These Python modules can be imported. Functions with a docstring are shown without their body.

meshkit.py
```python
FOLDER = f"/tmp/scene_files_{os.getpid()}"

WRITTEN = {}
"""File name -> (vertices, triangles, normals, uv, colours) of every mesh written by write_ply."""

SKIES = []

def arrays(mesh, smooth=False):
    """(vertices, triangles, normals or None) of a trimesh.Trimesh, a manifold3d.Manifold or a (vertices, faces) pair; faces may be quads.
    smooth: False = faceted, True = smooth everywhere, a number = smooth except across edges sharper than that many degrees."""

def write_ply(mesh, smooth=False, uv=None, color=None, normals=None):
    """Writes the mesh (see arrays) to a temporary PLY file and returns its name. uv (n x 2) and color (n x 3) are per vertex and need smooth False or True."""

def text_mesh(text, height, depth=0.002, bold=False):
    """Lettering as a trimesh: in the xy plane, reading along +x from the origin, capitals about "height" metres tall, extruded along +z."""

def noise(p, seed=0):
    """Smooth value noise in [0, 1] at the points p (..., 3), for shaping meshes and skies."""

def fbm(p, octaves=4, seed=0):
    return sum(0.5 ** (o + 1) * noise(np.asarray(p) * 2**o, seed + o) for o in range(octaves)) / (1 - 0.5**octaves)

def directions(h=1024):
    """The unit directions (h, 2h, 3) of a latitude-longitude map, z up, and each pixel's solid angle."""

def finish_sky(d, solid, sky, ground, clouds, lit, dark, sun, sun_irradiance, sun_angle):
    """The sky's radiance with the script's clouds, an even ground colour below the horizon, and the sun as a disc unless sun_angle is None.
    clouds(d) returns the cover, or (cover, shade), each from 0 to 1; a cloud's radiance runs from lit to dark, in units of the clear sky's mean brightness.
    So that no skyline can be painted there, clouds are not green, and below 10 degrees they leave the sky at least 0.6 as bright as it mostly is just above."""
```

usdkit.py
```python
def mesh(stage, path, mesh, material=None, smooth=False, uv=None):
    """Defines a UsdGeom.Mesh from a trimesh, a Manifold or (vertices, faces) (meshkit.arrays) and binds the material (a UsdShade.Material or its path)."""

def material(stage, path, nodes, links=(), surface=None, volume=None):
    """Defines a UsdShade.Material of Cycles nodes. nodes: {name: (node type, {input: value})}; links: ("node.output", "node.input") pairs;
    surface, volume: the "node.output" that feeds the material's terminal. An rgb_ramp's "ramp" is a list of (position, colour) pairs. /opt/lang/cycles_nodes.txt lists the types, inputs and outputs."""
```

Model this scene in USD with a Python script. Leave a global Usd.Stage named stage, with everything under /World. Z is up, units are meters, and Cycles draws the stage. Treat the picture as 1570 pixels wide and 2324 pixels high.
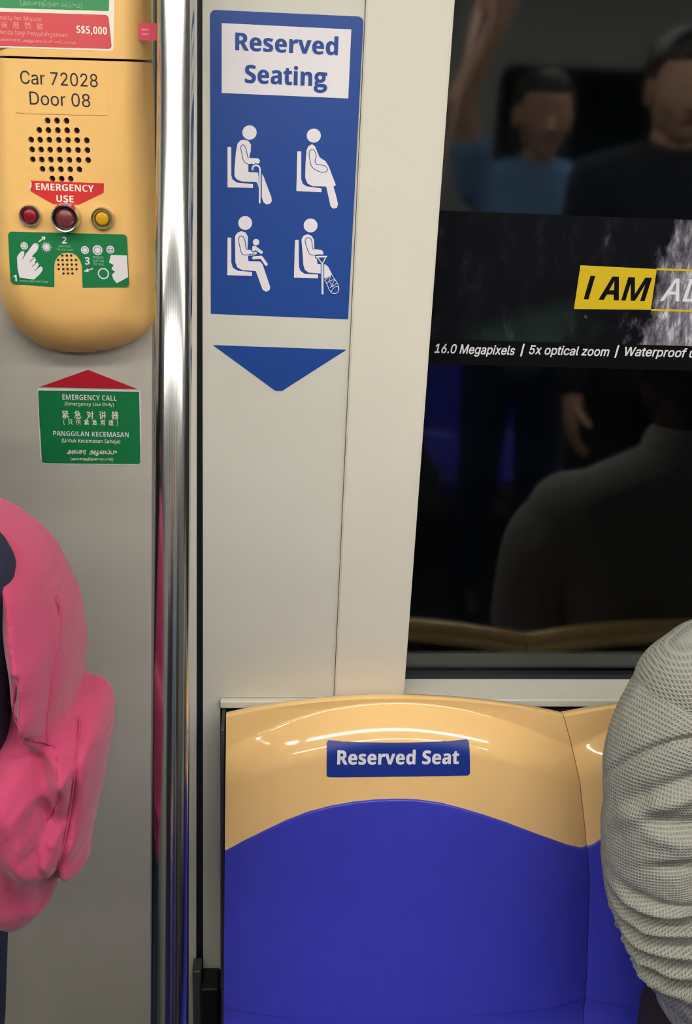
import math, random
import numpy as np, trimesh, manifold3d, meshkit, usdkit
from shapely import affinity, geometry, ops, prepared, contains_xy
from shapely.geometry import Polygon, LineString, Point, box as sbox
from scipy.spatial import Delaunay, cKDTree
from pxr import Usd, UsdGeom, UsdLux, UsdShade, Gf, Sdf

stage = Usd.Stage.CreateInMemory()
UsdGeom.SetStageUpAxis(stage, UsdGeom.Tokens.z)
UsdGeom.SetStageMetersPerUnit(stage, 1.0)
UsdGeom.Xform.Define(stage, '/World')
rng = np.random.default_rng(7)

# ------------------------------------------------------------------ camera
W, H, FPX = 1570.0, 2324.0, 2400.0
PITCH, YAW, ROLL = (math.radians(a) for a in (21.68, 4.99, -2.66))
EYE = np.array([0.0, -1.25, 1.6])
_cy, _sy, _cp, _sp, _cr, _sr = (math.cos(YAW), math.sin(YAW), math.cos(PITCH), math.sin(PITCH), math.cos(ROLL), math.sin(ROLL))
FWD = np.array([_sy * _cp, _cy * _cp, -_sp])
_rt = np.array([_cy, -_sy, 0.0]); _dn = np.cross(FWD, _rt)
RIGHT = _rt * _cr + _dn * _sr
DOWN = -_rt * _sr + _dn * _cr
cam = UsdGeom.Camera.Define(stage, '/World/camera')
APER = 24.0
cam.CreateHorizontalApertureAttr(APER)
cam.CreateVerticalApertureAttr(APER * H / W)
cam.CreateFocalLengthAttr(FPX * APER / W)
cam.CreateClippingRangeAttr(Gf.Vec2f(0.02, 100))
_m = np.eye(4); _m[0, :3] = RIGHT; _m[1, :3] = -DOWN; _m[2, :3] = -FWD; _m[3, :3] = EYE
cam.AddTransformOp().Set(Gf.Matrix4d(_m.tolist()))
EXPOSURE = 1.2
cam.CreateExposureAttr(EXPOSURE)
LAMP = 11.0            # strength of the ceiling strip lamps (their diffusers emit; built in ceiling_lamp)
LAMP_TINT = (1.0, 0.965, 0.89)

def ray(px, py):
    return FWD + RIGHT * (px - W / 2) / FPX + DOWN * (py - H / 2) / FPX
def at(px, py, Y=0.0):
    """the point of the plane y = Y that the photograph shows at this pixel"""
    d = ray(px, py)
    return EYE + d * (Y - EYE[1]) / d[1]
def xz(pts, Y=0.0):
    return [tuple(at(x, y, Y)[[0, 2]]) for x, y in pts]

# ------------------------------------------------------------------ scene helpers
BASE, COUNT = {}, {}
def _path(parent, name):
    p = (str(parent.GetPath()) if parent else '/World') + '/' + name
    n = COUNT.get(p, 0); COUNT[p] = n + 1
    return p if n == 0 else f'{p}_{n:03d}'
def props(o, label=None, category=None, group=None, kind=None):
    for k, v in (('label', label), ('category', category), ('group', group), ('kind', kind)):
        if v: o.SetCustomDataByKey(k, v)
    return o
def thing(name, label, category, base=(0, 0, 0), group=None, kind=None):
    p = _path(None, name)
    x = UsdGeom.Xform.Define(stage, p); x.AddTranslateOp().Set(Gf.Vec3d(*map(float, base)))
    BASE[p] = np.array(base, float)
    return props(x.GetPrim(), label, category, group, kind)
def origin(prim):
    p = str(prim.GetPath()) if prim else ''
    while p:
        if p in BASE: return BASE[p]
        p = p.rpartition('/')[0]
    return np.zeros(3)
def obj(name, mesh, material, parent=None, smooth=False, uv=None, label=None, category=None, group=None, kind=None):
    """one Mesh prim, given in world coordinates"""
    v, f, n = meshkit.arrays(mesh, smooth)
    p = _path(parent, name)
    m = usdkit.mesh(stage, p, (v - origin(parent), f), M[material], False, uv)
    if n is not None:
        m.CreateNormalsAttr([Gf.Vec3f(*map(float, r)) for r in n]); m.SetNormalsInterpolation('vertex')
    return props(m.GetPrim(), label, category, group, kind)
def struct(name, mesh, material, smooth=False, label=None):
    return obj(name, mesh, material, None, smooth, label=label, kind='structure')
def lin(c):
    c = np.asarray(c, float) / 255.0
    return tuple(np.where(c <= 0.04045, c / 12.92, ((c + 0.055) / 1.055) ** 2.4))
M = {}
def mat(name, rgb, rough=0.5, metal=0.0, spec=0.5, coat=0.0, vary=0.0, scale=8.0, bump=0.0, bscale=200.0, sheen=0.0, **extra):
    nodes = {'p': ('principled_bsdf', dict(base_color=lin(rgb), roughness=rough, metallic=metal, specular_ior_level=spec, coat_weight=coat, coat_roughness=0.04, sheen_weight=sheen, **extra)),
             't': ('texture_coordinate', {})}
    links = []
    if vary:
        a = np.array(lin(rgb))
        nodes['n'] = ('noise_texture', {'scale': scale, 'detail': 4.0})
        nodes['r'] = ('rgb_ramp', {'ramp': [(0.25, tuple(a * (1 - vary))), (0.75, tuple(np.minimum(a * (1 + vary), 1)))]})
        links += [('t.object', 'n.vector'), ('n.fac', 'r.fac'), ('r.color', 'p.base_color')]
    if bump:
        nodes['bn'] = ('noise_texture', {'scale': bscale, 'detail': 3.0})
        nodes['b'] = ('bump', {'strength': bump, 'distance': 0.001})
        links += [('t.object', 'bn.vector'), ('bn.fac', 'b.height'), ('b.normal', 'p.normal')]
    M[name] = usdkit.material(stage, '/World/Looks/' + name, nodes, links, surface='p.BSDF')
def emitter(name, rgb, strength):
    M[name] = usdkit.material(stage, '/World/Looks/' + name, {'e': ('emission', {'color': tuple(map(float, rgb)), 'strength': float(strength)})}, [], surface='e.emission')

UsdGeom.Scope.Define(stage, '/World/Looks')
mat('wall_panel', (206, 204, 192), 0.33, vary=0.03, scale=3.0, bump=0.03, bscale=900)
mat('pillar_panel', (186, 182, 171), 0.36, vary=0.03, scale=3.0, bump=0.03, bscale=900)
mat('trim_panel', (214, 209, 195), 0.30, bump=0.03, bscale=900)
mat('wall_lower', (70, 72, 70), 0.6)  # dark tone stands in for the shadow gap behind the seats
mat('ledge', (205, 203, 190), 0.4)
mat('gasket', (22, 26, 36), 0.45)
mat('channel', (66, 70, 72), 0.4)
mat('rubber_black', (16, 15, 20), 0.5)
mat('steel', (196, 196, 196), 0.18, metal=1.0)
mat('steel_dull', (168, 168, 170), 0.3, metal=1.0)
mat('yellow_seat', (246, 202, 136), 0.09, coat=0.5, vary=0.02)
mat('blue_seat', (64, 66, 186), 0.2, vary=0.04, scale=30)
mat('yellow_box', (236, 188, 112), 0.42, vary=0.02, bump=0.05, bscale=600)
mat('joint_dark', (30, 22, 16), 0.7)
mat('tape_brown', (150, 108, 60), 0.6)
mat('sign_blue', (27, 68, 144), 0.4)
mat('sign_white', (226, 221, 226), 0.4)
mat('sticker_blue', (28, 52, 140), 0.4)
mat('film', (206, 205, 194), 0.28)
mat('sign_green', (10, 118, 66), 0.45)
mat('card_green', (52, 140, 84), 0.45)
mat('sign_red', (178, 22, 40), 0.45)
mat('shield_red', (206, 40, 40), 0.45)
mat('card_red', (208, 72, 78), 0.45)
mat('card_white', (238, 228, 212), 0.45)
mat('faint_green', (120, 180, 140), 0.45)
mat('faint_red', (230, 150, 140), 0.45)
mat('ink_black', (22, 20, 26), 0.5)
mat('ink_grey', (70, 86, 96), 0.5)
mat('tag_red', (214, 62, 92), 0.4)
mat('button_red', (140, 20, 38), 0.25)
mat('button_maroon', (112, 50, 56), 0.22)
mat('button_yellow', (206, 158, 10), 0.3)
mat('ad_black', (7, 7, 10), 0.6, spec=0.1)
mat('ad_yellow', (208, 178, 22), 0.4)
mat('ad_white', (214, 214, 218), 0.4)
mat('pink_fabric', (174, 52, 93), 0.85, sheen=0.25, vary=0.07, scale=12, bump=0.6, bscale=700)
mat('pink_seam', (176, 52, 94), 0.9)
mat('navy_cloth', (26, 28, 54), 0.9, vary=0.15)
mat('denim', (30, 42, 72), 0.9, vary=0.15, scale=60)
mat('skin_fair', (205, 160, 132), 0.5)
mat('skin_dark', (82, 44, 36), 0.5)
mat('hair_black', (20, 17, 17), 0.45)
mat('trousers_dark', (36, 24, 30), 0.9)
mat('shoe_black', (24, 24, 26), 0.5)
mat('shirt_black', (24, 25, 34), 0.9)
mat('shirt_blue', (110, 150, 196), 0.9)
mat('eye_white', (230, 228, 222), 0.3)
mat('lip', (150, 80, 78), 0.5)
mat('floor_vinyl', (44, 46, 52), 0.45, vary=0.12, scale=90)
mat('ceiling_white', (190, 190, 184), 0.5)
mat('far_wall', (140, 142, 138), 0.45)
mat('concrete', (52, 54, 58), 0.9, vary=0.3, scale=4)
emitter('lamp_diffuser', LAMP_TINT, LAMP)
# steel of the pole: upright streaks painted into its colour stand in for reflections
M['steel_painted_reflections'] = usdkit.material(stage, '/World/Looks/steel_painted_reflections', {
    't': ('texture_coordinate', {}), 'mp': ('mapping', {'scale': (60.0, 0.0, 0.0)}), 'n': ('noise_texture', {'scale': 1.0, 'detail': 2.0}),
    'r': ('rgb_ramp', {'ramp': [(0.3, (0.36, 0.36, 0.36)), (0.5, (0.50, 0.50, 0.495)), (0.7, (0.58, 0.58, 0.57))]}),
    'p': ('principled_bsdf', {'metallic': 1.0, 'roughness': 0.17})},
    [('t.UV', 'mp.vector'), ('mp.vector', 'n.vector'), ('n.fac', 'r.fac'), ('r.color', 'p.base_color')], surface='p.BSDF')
# window glass: clear, mirror-like by fresnel, slightly smoked
M['glass'] = usdkit.material(stage, '/World/Looks/glass', {
    'tr': ('transparent_bsdf', {'color': (0.55, 0.6, 0.62)}), 'gl': ('glossy_bsdf', {'color': (1.0, 1.0, 1.0), 'roughness': 0.05}),
    'fr': ('fresnel', {'IOR': 1.7}), 'mx': ('mix_closure', {})},
    [('fr.fac', 'mx.fac'), ('tr.BSDF', 'mx.closure1'), ('gl.BSDF', 'mx.closure2')], surface='mx.closure')
# printed picture on the window film: dark rock, a few pale leaves, a white waterfall at the right end
M['ad_print'] = usdkit.material(stage, '/World/Looks/ad_print', {
    't': ('texture_coordinate', {}), 'sp': ('separate_xyz', {}),
    'mp': ('mapping', {'scale': (26.0, 26.0, 14.0), 'rotation': (0.0, 0.6, 0.0)}), 'n1': ('noise_texture', {'scale': 1.3, 'detail': 8.0, 'roughness': 0.65}),
    'r1': ('rgb_ramp', {'ramp': [(0.0, lin((6, 8, 12))), (0.52, lin((9, 11, 16))), (0.64, lin((22, 23, 30))), (0.72, lin((58, 58, 70))), (1.0, lin((150, 150, 160)))]}),
    'n3': ('noise_texture', {'scale': 5.0, 'detail': 3.0}), 'r3': ('rgb_ramp', {'ramp': [(0.55, (0.0, 0.0, 0.0)), (0.75, (0.012, 0.03, 0.018))]}), 'ad': ('mix_color', {'blend_type': 'add', 'fac': 1.0}),
    'm2': ('mapping', {'scale': (60.0, 60.0, 16.0)}), 'n2': ('noise_texture', {'scale': 1.5, 'detail': 9.0, 'roughness': 0.75}),
    'r2': ('rgb_ramp', {'ramp': [(0.3, lin((30, 28, 36))), (0.5, lin((120, 116, 128))), (0.66, lin((222, 218, 228)))]}),
    'wob': ('math', {'math_type': 'multiply_add', 'value2': 0.16, 'value3': -0.08}), 'sum': ('math', {'math_type': 'add'}), 'tilt': ('math', {'math_type': 'multiply_add', 'value2': -0.28}), 'm4': ('mapping', {'scale': (60.0, 60.0, 34.0), 'rotation': (0.0, -0.9, 0.0)}), 'n4': ('noise_texture', {'scale': 1.0, 'detail': 5.0, 'roughness': 0.6}), 'r4': ('rgb_ramp', {'ramp': [(0.69, (0.0, 0.0, 0.0)), (0.8, (0.16, 0.16, 0.19))]}), 'a4': ('mix_color', {'blend_type': 'add', 'fac': 1.0}),
    'mr': ('map_range', {'from_min': 0.095, 'from_max': 0.14, 'to_min': 0.0, 'to_max': 1.0, 'clamp': True}),
    'me': ('map_range', {'from_min': 0.26, 'from_max': 0.34, 'to_min': 1.0, 'to_max': 0.0, 'clamp': True}), 'mm': ('math', {'math_type': 'multiply'}), 'mx': ('mix_color', {}), 'p': ('principled_bsdf', {'roughness': 0.6, 'specular_ior_level': 0.08})},
    [('t.object', 'mp.vector'), ('mp.vector', 'n1.vector'), ('n1.fac', 'r1.fac'), ('t.object', 'n3.vector'), ('n3.fac', 'r3.fac'), ('r1.color', 'ad.a'), ('r3.color', 'ad.b'),
     ('t.object', 'm2.vector'), ('m2.vector', 'n2.vector'), ('n2.fac', 'r2.fac'),
     ('t.object', 'sp.vector'), ('n1.fac', 'wob.value1'), ('sp.z', 'tilt.value1'), ('sp.x', 'tilt.value3'), ('tilt.value', 'sum.value1'), ('wob.value', 'sum.value2'), ('sum.value', 'mr.value'), ('t.object', 'm4.vector'), ('m4.vector', 'n4.vector'), ('n4.fac', 'r4.fac'), ('ad.result', 'a4.a'), ('r4.color', 'a4.b'),
     ('a4.result', 'mx.a'), ('r2.color', 'mx.b'), ('sum.value', 'me.value'), ('mr.result', 'mm.value1'), ('me.result', 'mm.value2'), ('mm.value', 'mx.fac'), ('mx.result', 'p.base_color')], surface='p.BSDF')
# waffle knit: two crossed waves in the cloth's own uv (metres)
def knit(name, rgb, pitch):
    a = np.array(lin(rgb))
    M[name] = usdkit.material(stage, '/World/Looks/' + name, {
        't': ('texture_coordinate', {}), 'sp': ('separate_xyz', {}),
        'a': ('math', {'math_type': 'multiply', 'value2': 2 * math.pi / pitch}), 'b': ('math', {'math_type': 'multiply', 'value2': 2 * math.pi / pitch}),
        'sa': ('math', {'math_type': 'sine'}), 'sb': ('math', {'math_type': 'sine'}), 'mx': ('math', {'math_type': 'maximum'}),
        'n': ('noise_texture', {'scale': 30.0, 'detail': 4.0}), 'bp': ('bump', {'strength': 0.75, 'distance': 0.0012}),
        'r': ('rgb_ramp', {'ramp': [(0.0, tuple(a * 0.72)), (0.6, tuple(a)), (1.0, tuple(np.minimum(a * 1.06, 1)))]}),
        'mr': ('map_range', {'from_min': -1.0, 'from_max': 1.0, 'to_min': 0.0, 'to_max': 1.0, 'clamp': True}),
        'p': ('principled_bsdf', {'roughness': 0.9, 'specular_ior_level': 0.2, 'sheen_weight': 0.15})},
        [('t.UV', 'sp.vector'), ('sp.x', 'a.value1'), ('sp.y', 'b.value1'), ('a.value', 'sa.value1'), ('b.value', 'sb.value1'),
         ('sa.value', 'mx.value1'), ('sb.value', 'mx.value2'), ('mx.value', 'bp.height'), ('mx.value', 'mr.value'), ('mr.result', 'r.fac'),
         ('r.color', 'p.base_color'), ('bp.normal', 'p.normal')], surface='p.BSDF')
knit('waffle_knit', (150, 150, 140), 0.0036)
knit('waffle_knit_body', (150, 150, 140), 0.0044)

# ------------------------------------------------------------------ mesh helpers
cat = trimesh.util.concatenate
def bx(x0, x1, y0, y1, z0, z1, bevel=0.0):
    if bevel:
        b = trimesh.creation.box(extents=(x1 - x0 - 2 * bevel, y1 - y0 - 2 * bevel, z1 - z0 - 2 * bevel))
        s = trimesh.creation.icosphere(subdivisions=1, radius=bevel)
        pts = np.vstack([c + s.vertices for c in b.vertices])
        m = trimesh.convex.convex_hull(pts)
    else:
        m = trimesh.creation.box(extents=(x1 - x0, y1 - y0, z1 - z0))
    m.apply_translation(((x0 + x1) / 2, (y0 + y1) / 2, (z0 + z1) / 2))
    return m
def polys(g):
    return [p for p in getattr(g, 'geoms', [g]) if isinstance(p, Polygon) and p.area > 1e-9]
def slab(shape, Y, th):
    """a shape drawn in (x, z) made th thick, from the plane y = Y towards the aisle"""
    out = []
    for p in polys(shape):
        m = trimesh.creation.extrude_polygon(p, th, engine='earcut')
        v = m.vertices
        out.append(trimesh.Trimesh(np.c_[v[:, 0], Y - v[:, 2], v[:, 1]], m.faces, process=False))
    return cat(out)
def pxpoly(pts, Y=0.0, buf=0.0):
    p = Polygon(xz(pts, Y))
    if not p.is_valid: p = p.buffer(0)
    return p.buffer(buf).buffer(-buf) if buf else p
def rounded(p, r):
    return p.buffer(-r).buffer(r, quad_segs=8)
def tube(path, rad, n=16, cap=True):
    path = np.asarray(path, float); k = len(path)
    rad = np.full(k, rad) if np.ndim(rad) == 0 else np.asarray(rad, float)
    t = np.gradient(path, axis=0); t /= np.linalg.norm(t, axis=1, keepdims=True)
    up = np.array([0, 0, 1.0]) if abs(t[0][2]) < 0.9 else np.array([1.0, 0, 0])
    nrm = np.cross(t[0], up); nrm /= np.linalg.norm(nrm)
    V = []
    for i in range(k):
        nrm = nrm - t[i] * (nrm @ t[i]); nrm /= np.linalg.norm(nrm)
        b = np.cross(t[i], nrm)
        a = np.linspace(0, 2 * np.pi, n, endpoint=False)
        V.append(path[i] + rad[i] * (np.cos(a)[:, None] * nrm + np.sin(a)[:, None] * b))
    V = np.vstack(V); F = []
    for i in range(k - 1):
        for j in range(n):
            a, b = i * n + j, i * n + (j + 1) % n
            F += [[a, b, b + n], [a, b + n, a + n]]
    if cap:
        c0, c1 = len(V), len(V) + 1
        V = np.vstack([V, path[0], path[-1]])
        for j in range(n):
            F += [[c0, (j + 1) % n, j], [c1, (k - 1) * n + j, (k - 1) * n + (j + 1) % n]]
    m = trimesh.Trimesh(V, F, process=False); m.fix_normals()
    return m
def spline(pts, n):
    from scipy.interpolate import CubicSpline
    pts = np.asarray(pts, float); d = np.r_[0, np.cumsum(np.linalg.norm(np.diff(pts[:, :3], axis=0), axis=1))]
    return CubicSpline(d, pts)(np.linspace(0, d[-1], n))
def lathe(profile, center, axis='y', n=40):
    """profile of (radius, height); height runs towards -y (out of the wall)"""
    m = trimesh.creation.revolve(np.array(profile), sections=n)
    v = m.vertices
    return trimesh.Trimesh(np.c_[v[:, 0] + center[0], center[1] - v[:, 2], v[:, 1] + center[2]], m.faces)
_ico = trimesh.creation.icosphere(subdivisions=2).vertices
def hull(spheres):
    return manifold3d.Manifold.hull_points(np.vstack([np.asarray(c, float) + r * _ico for c, r in spheres]))
def blob(hulls, edge=0.02, it=12):
    """spheres hulled group by group, joined into one surface and smoothed"""
    m = manifold3d.Manifold.batch_boolean([hull(h) for h in hulls], manifold3d.OpType.Add).refine_to_length(edge).to_mesh()
    t = trimesh.Trimesh(m.vert_properties[:, :3], m.tri_verts, process=True)
    trimesh.smoothing.filter_taubin(t, lamb=0.5, nu=0.52, iterations=it)
    return t
def fill(poly, step, extra=None):
    """points and triangles that fill a polygon (holes kept open)"""
    P = []
    for r in (poly.exterior, *poly.interiors):
        n = max(int(r.length / step), 10)
        P += [r.interpolate(i / n, normalized=True).coords[0] for i in range(n)]
    nb = len(P)
    x0, z0, x1, z1 = poly.bounds
    gx, gz = np.meshgrid(np.arange(x0, x1, step), np.arange(z0, z1, step * 0.866))
    gx = gx + (np.arange(gx.shape[0]) % 2)[:, None] * step / 2
    G = np.c_[gx.ravel(), gz.ravel()]
    inner = poly.buffer(-step * 0.6)
    G = G[contains_xy(inner, G[:, 0], G[:, 1])]
    P = np.vstack([P, G] + ([extra] if extra is not None else []))
    T = Delaunay(P).simplices
    c = P[T].mean(1)
    T = T[contains_xy(poly, c[:, 0], c[:, 1])]
    a = P[T]; u, w = a[:, 1] - a[:, 0], a[:, 2] - a[:, 0]; s = u[:, 0] * w[:, 1] - u[:, 1] * w[:, 0] < 0
    T[s] = T[s][:, ::-1]
    return P, T, nb
def edge_distance(P, line):
    import shapely
    return shapely.distance(shapely.points(P), line)
def inflate(poly, yc, half, R, step=0.006, move=None, rear=None, part=None):
    """a cushion: an outline in (x, z) at its own depth, swelling to both sides"""
    P, T, nb = fill(poly, step)
    d = edge_distance(P, poly.exterior); d[:nb] = 0
    ev = lambda q: q(P[:, 1]) if callable(q) else q
    yc, half, rear = ev(yc), ev(half), ev(rear)
    t = np.clip(d / R, 0, 1); h = half * np.sqrt(np.clip(1 - (1 - t) ** 2, 0, 1))
    extra = move(P, t) if move else 0
    front = np.c_[P[:, 0], yc - h - extra * (t > 0), P[:, 1]]
    back = np.c_[P[:, 0], yc + h * (1 if rear is None else rear / half), P[:, 1]]
    if part: T = T[part(P[T].mean(1))]
    n = len(P); idx = np.arange(n); idx2 = np.where(idx < nb, idx, idx + n)
    m = trimesh.Trimesh(np.vstack([front, back]), np.vstack([T, idx2[T][:, ::-1]]), process=False)
    m.remove_unreferenced_vertices()
    return m

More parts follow.
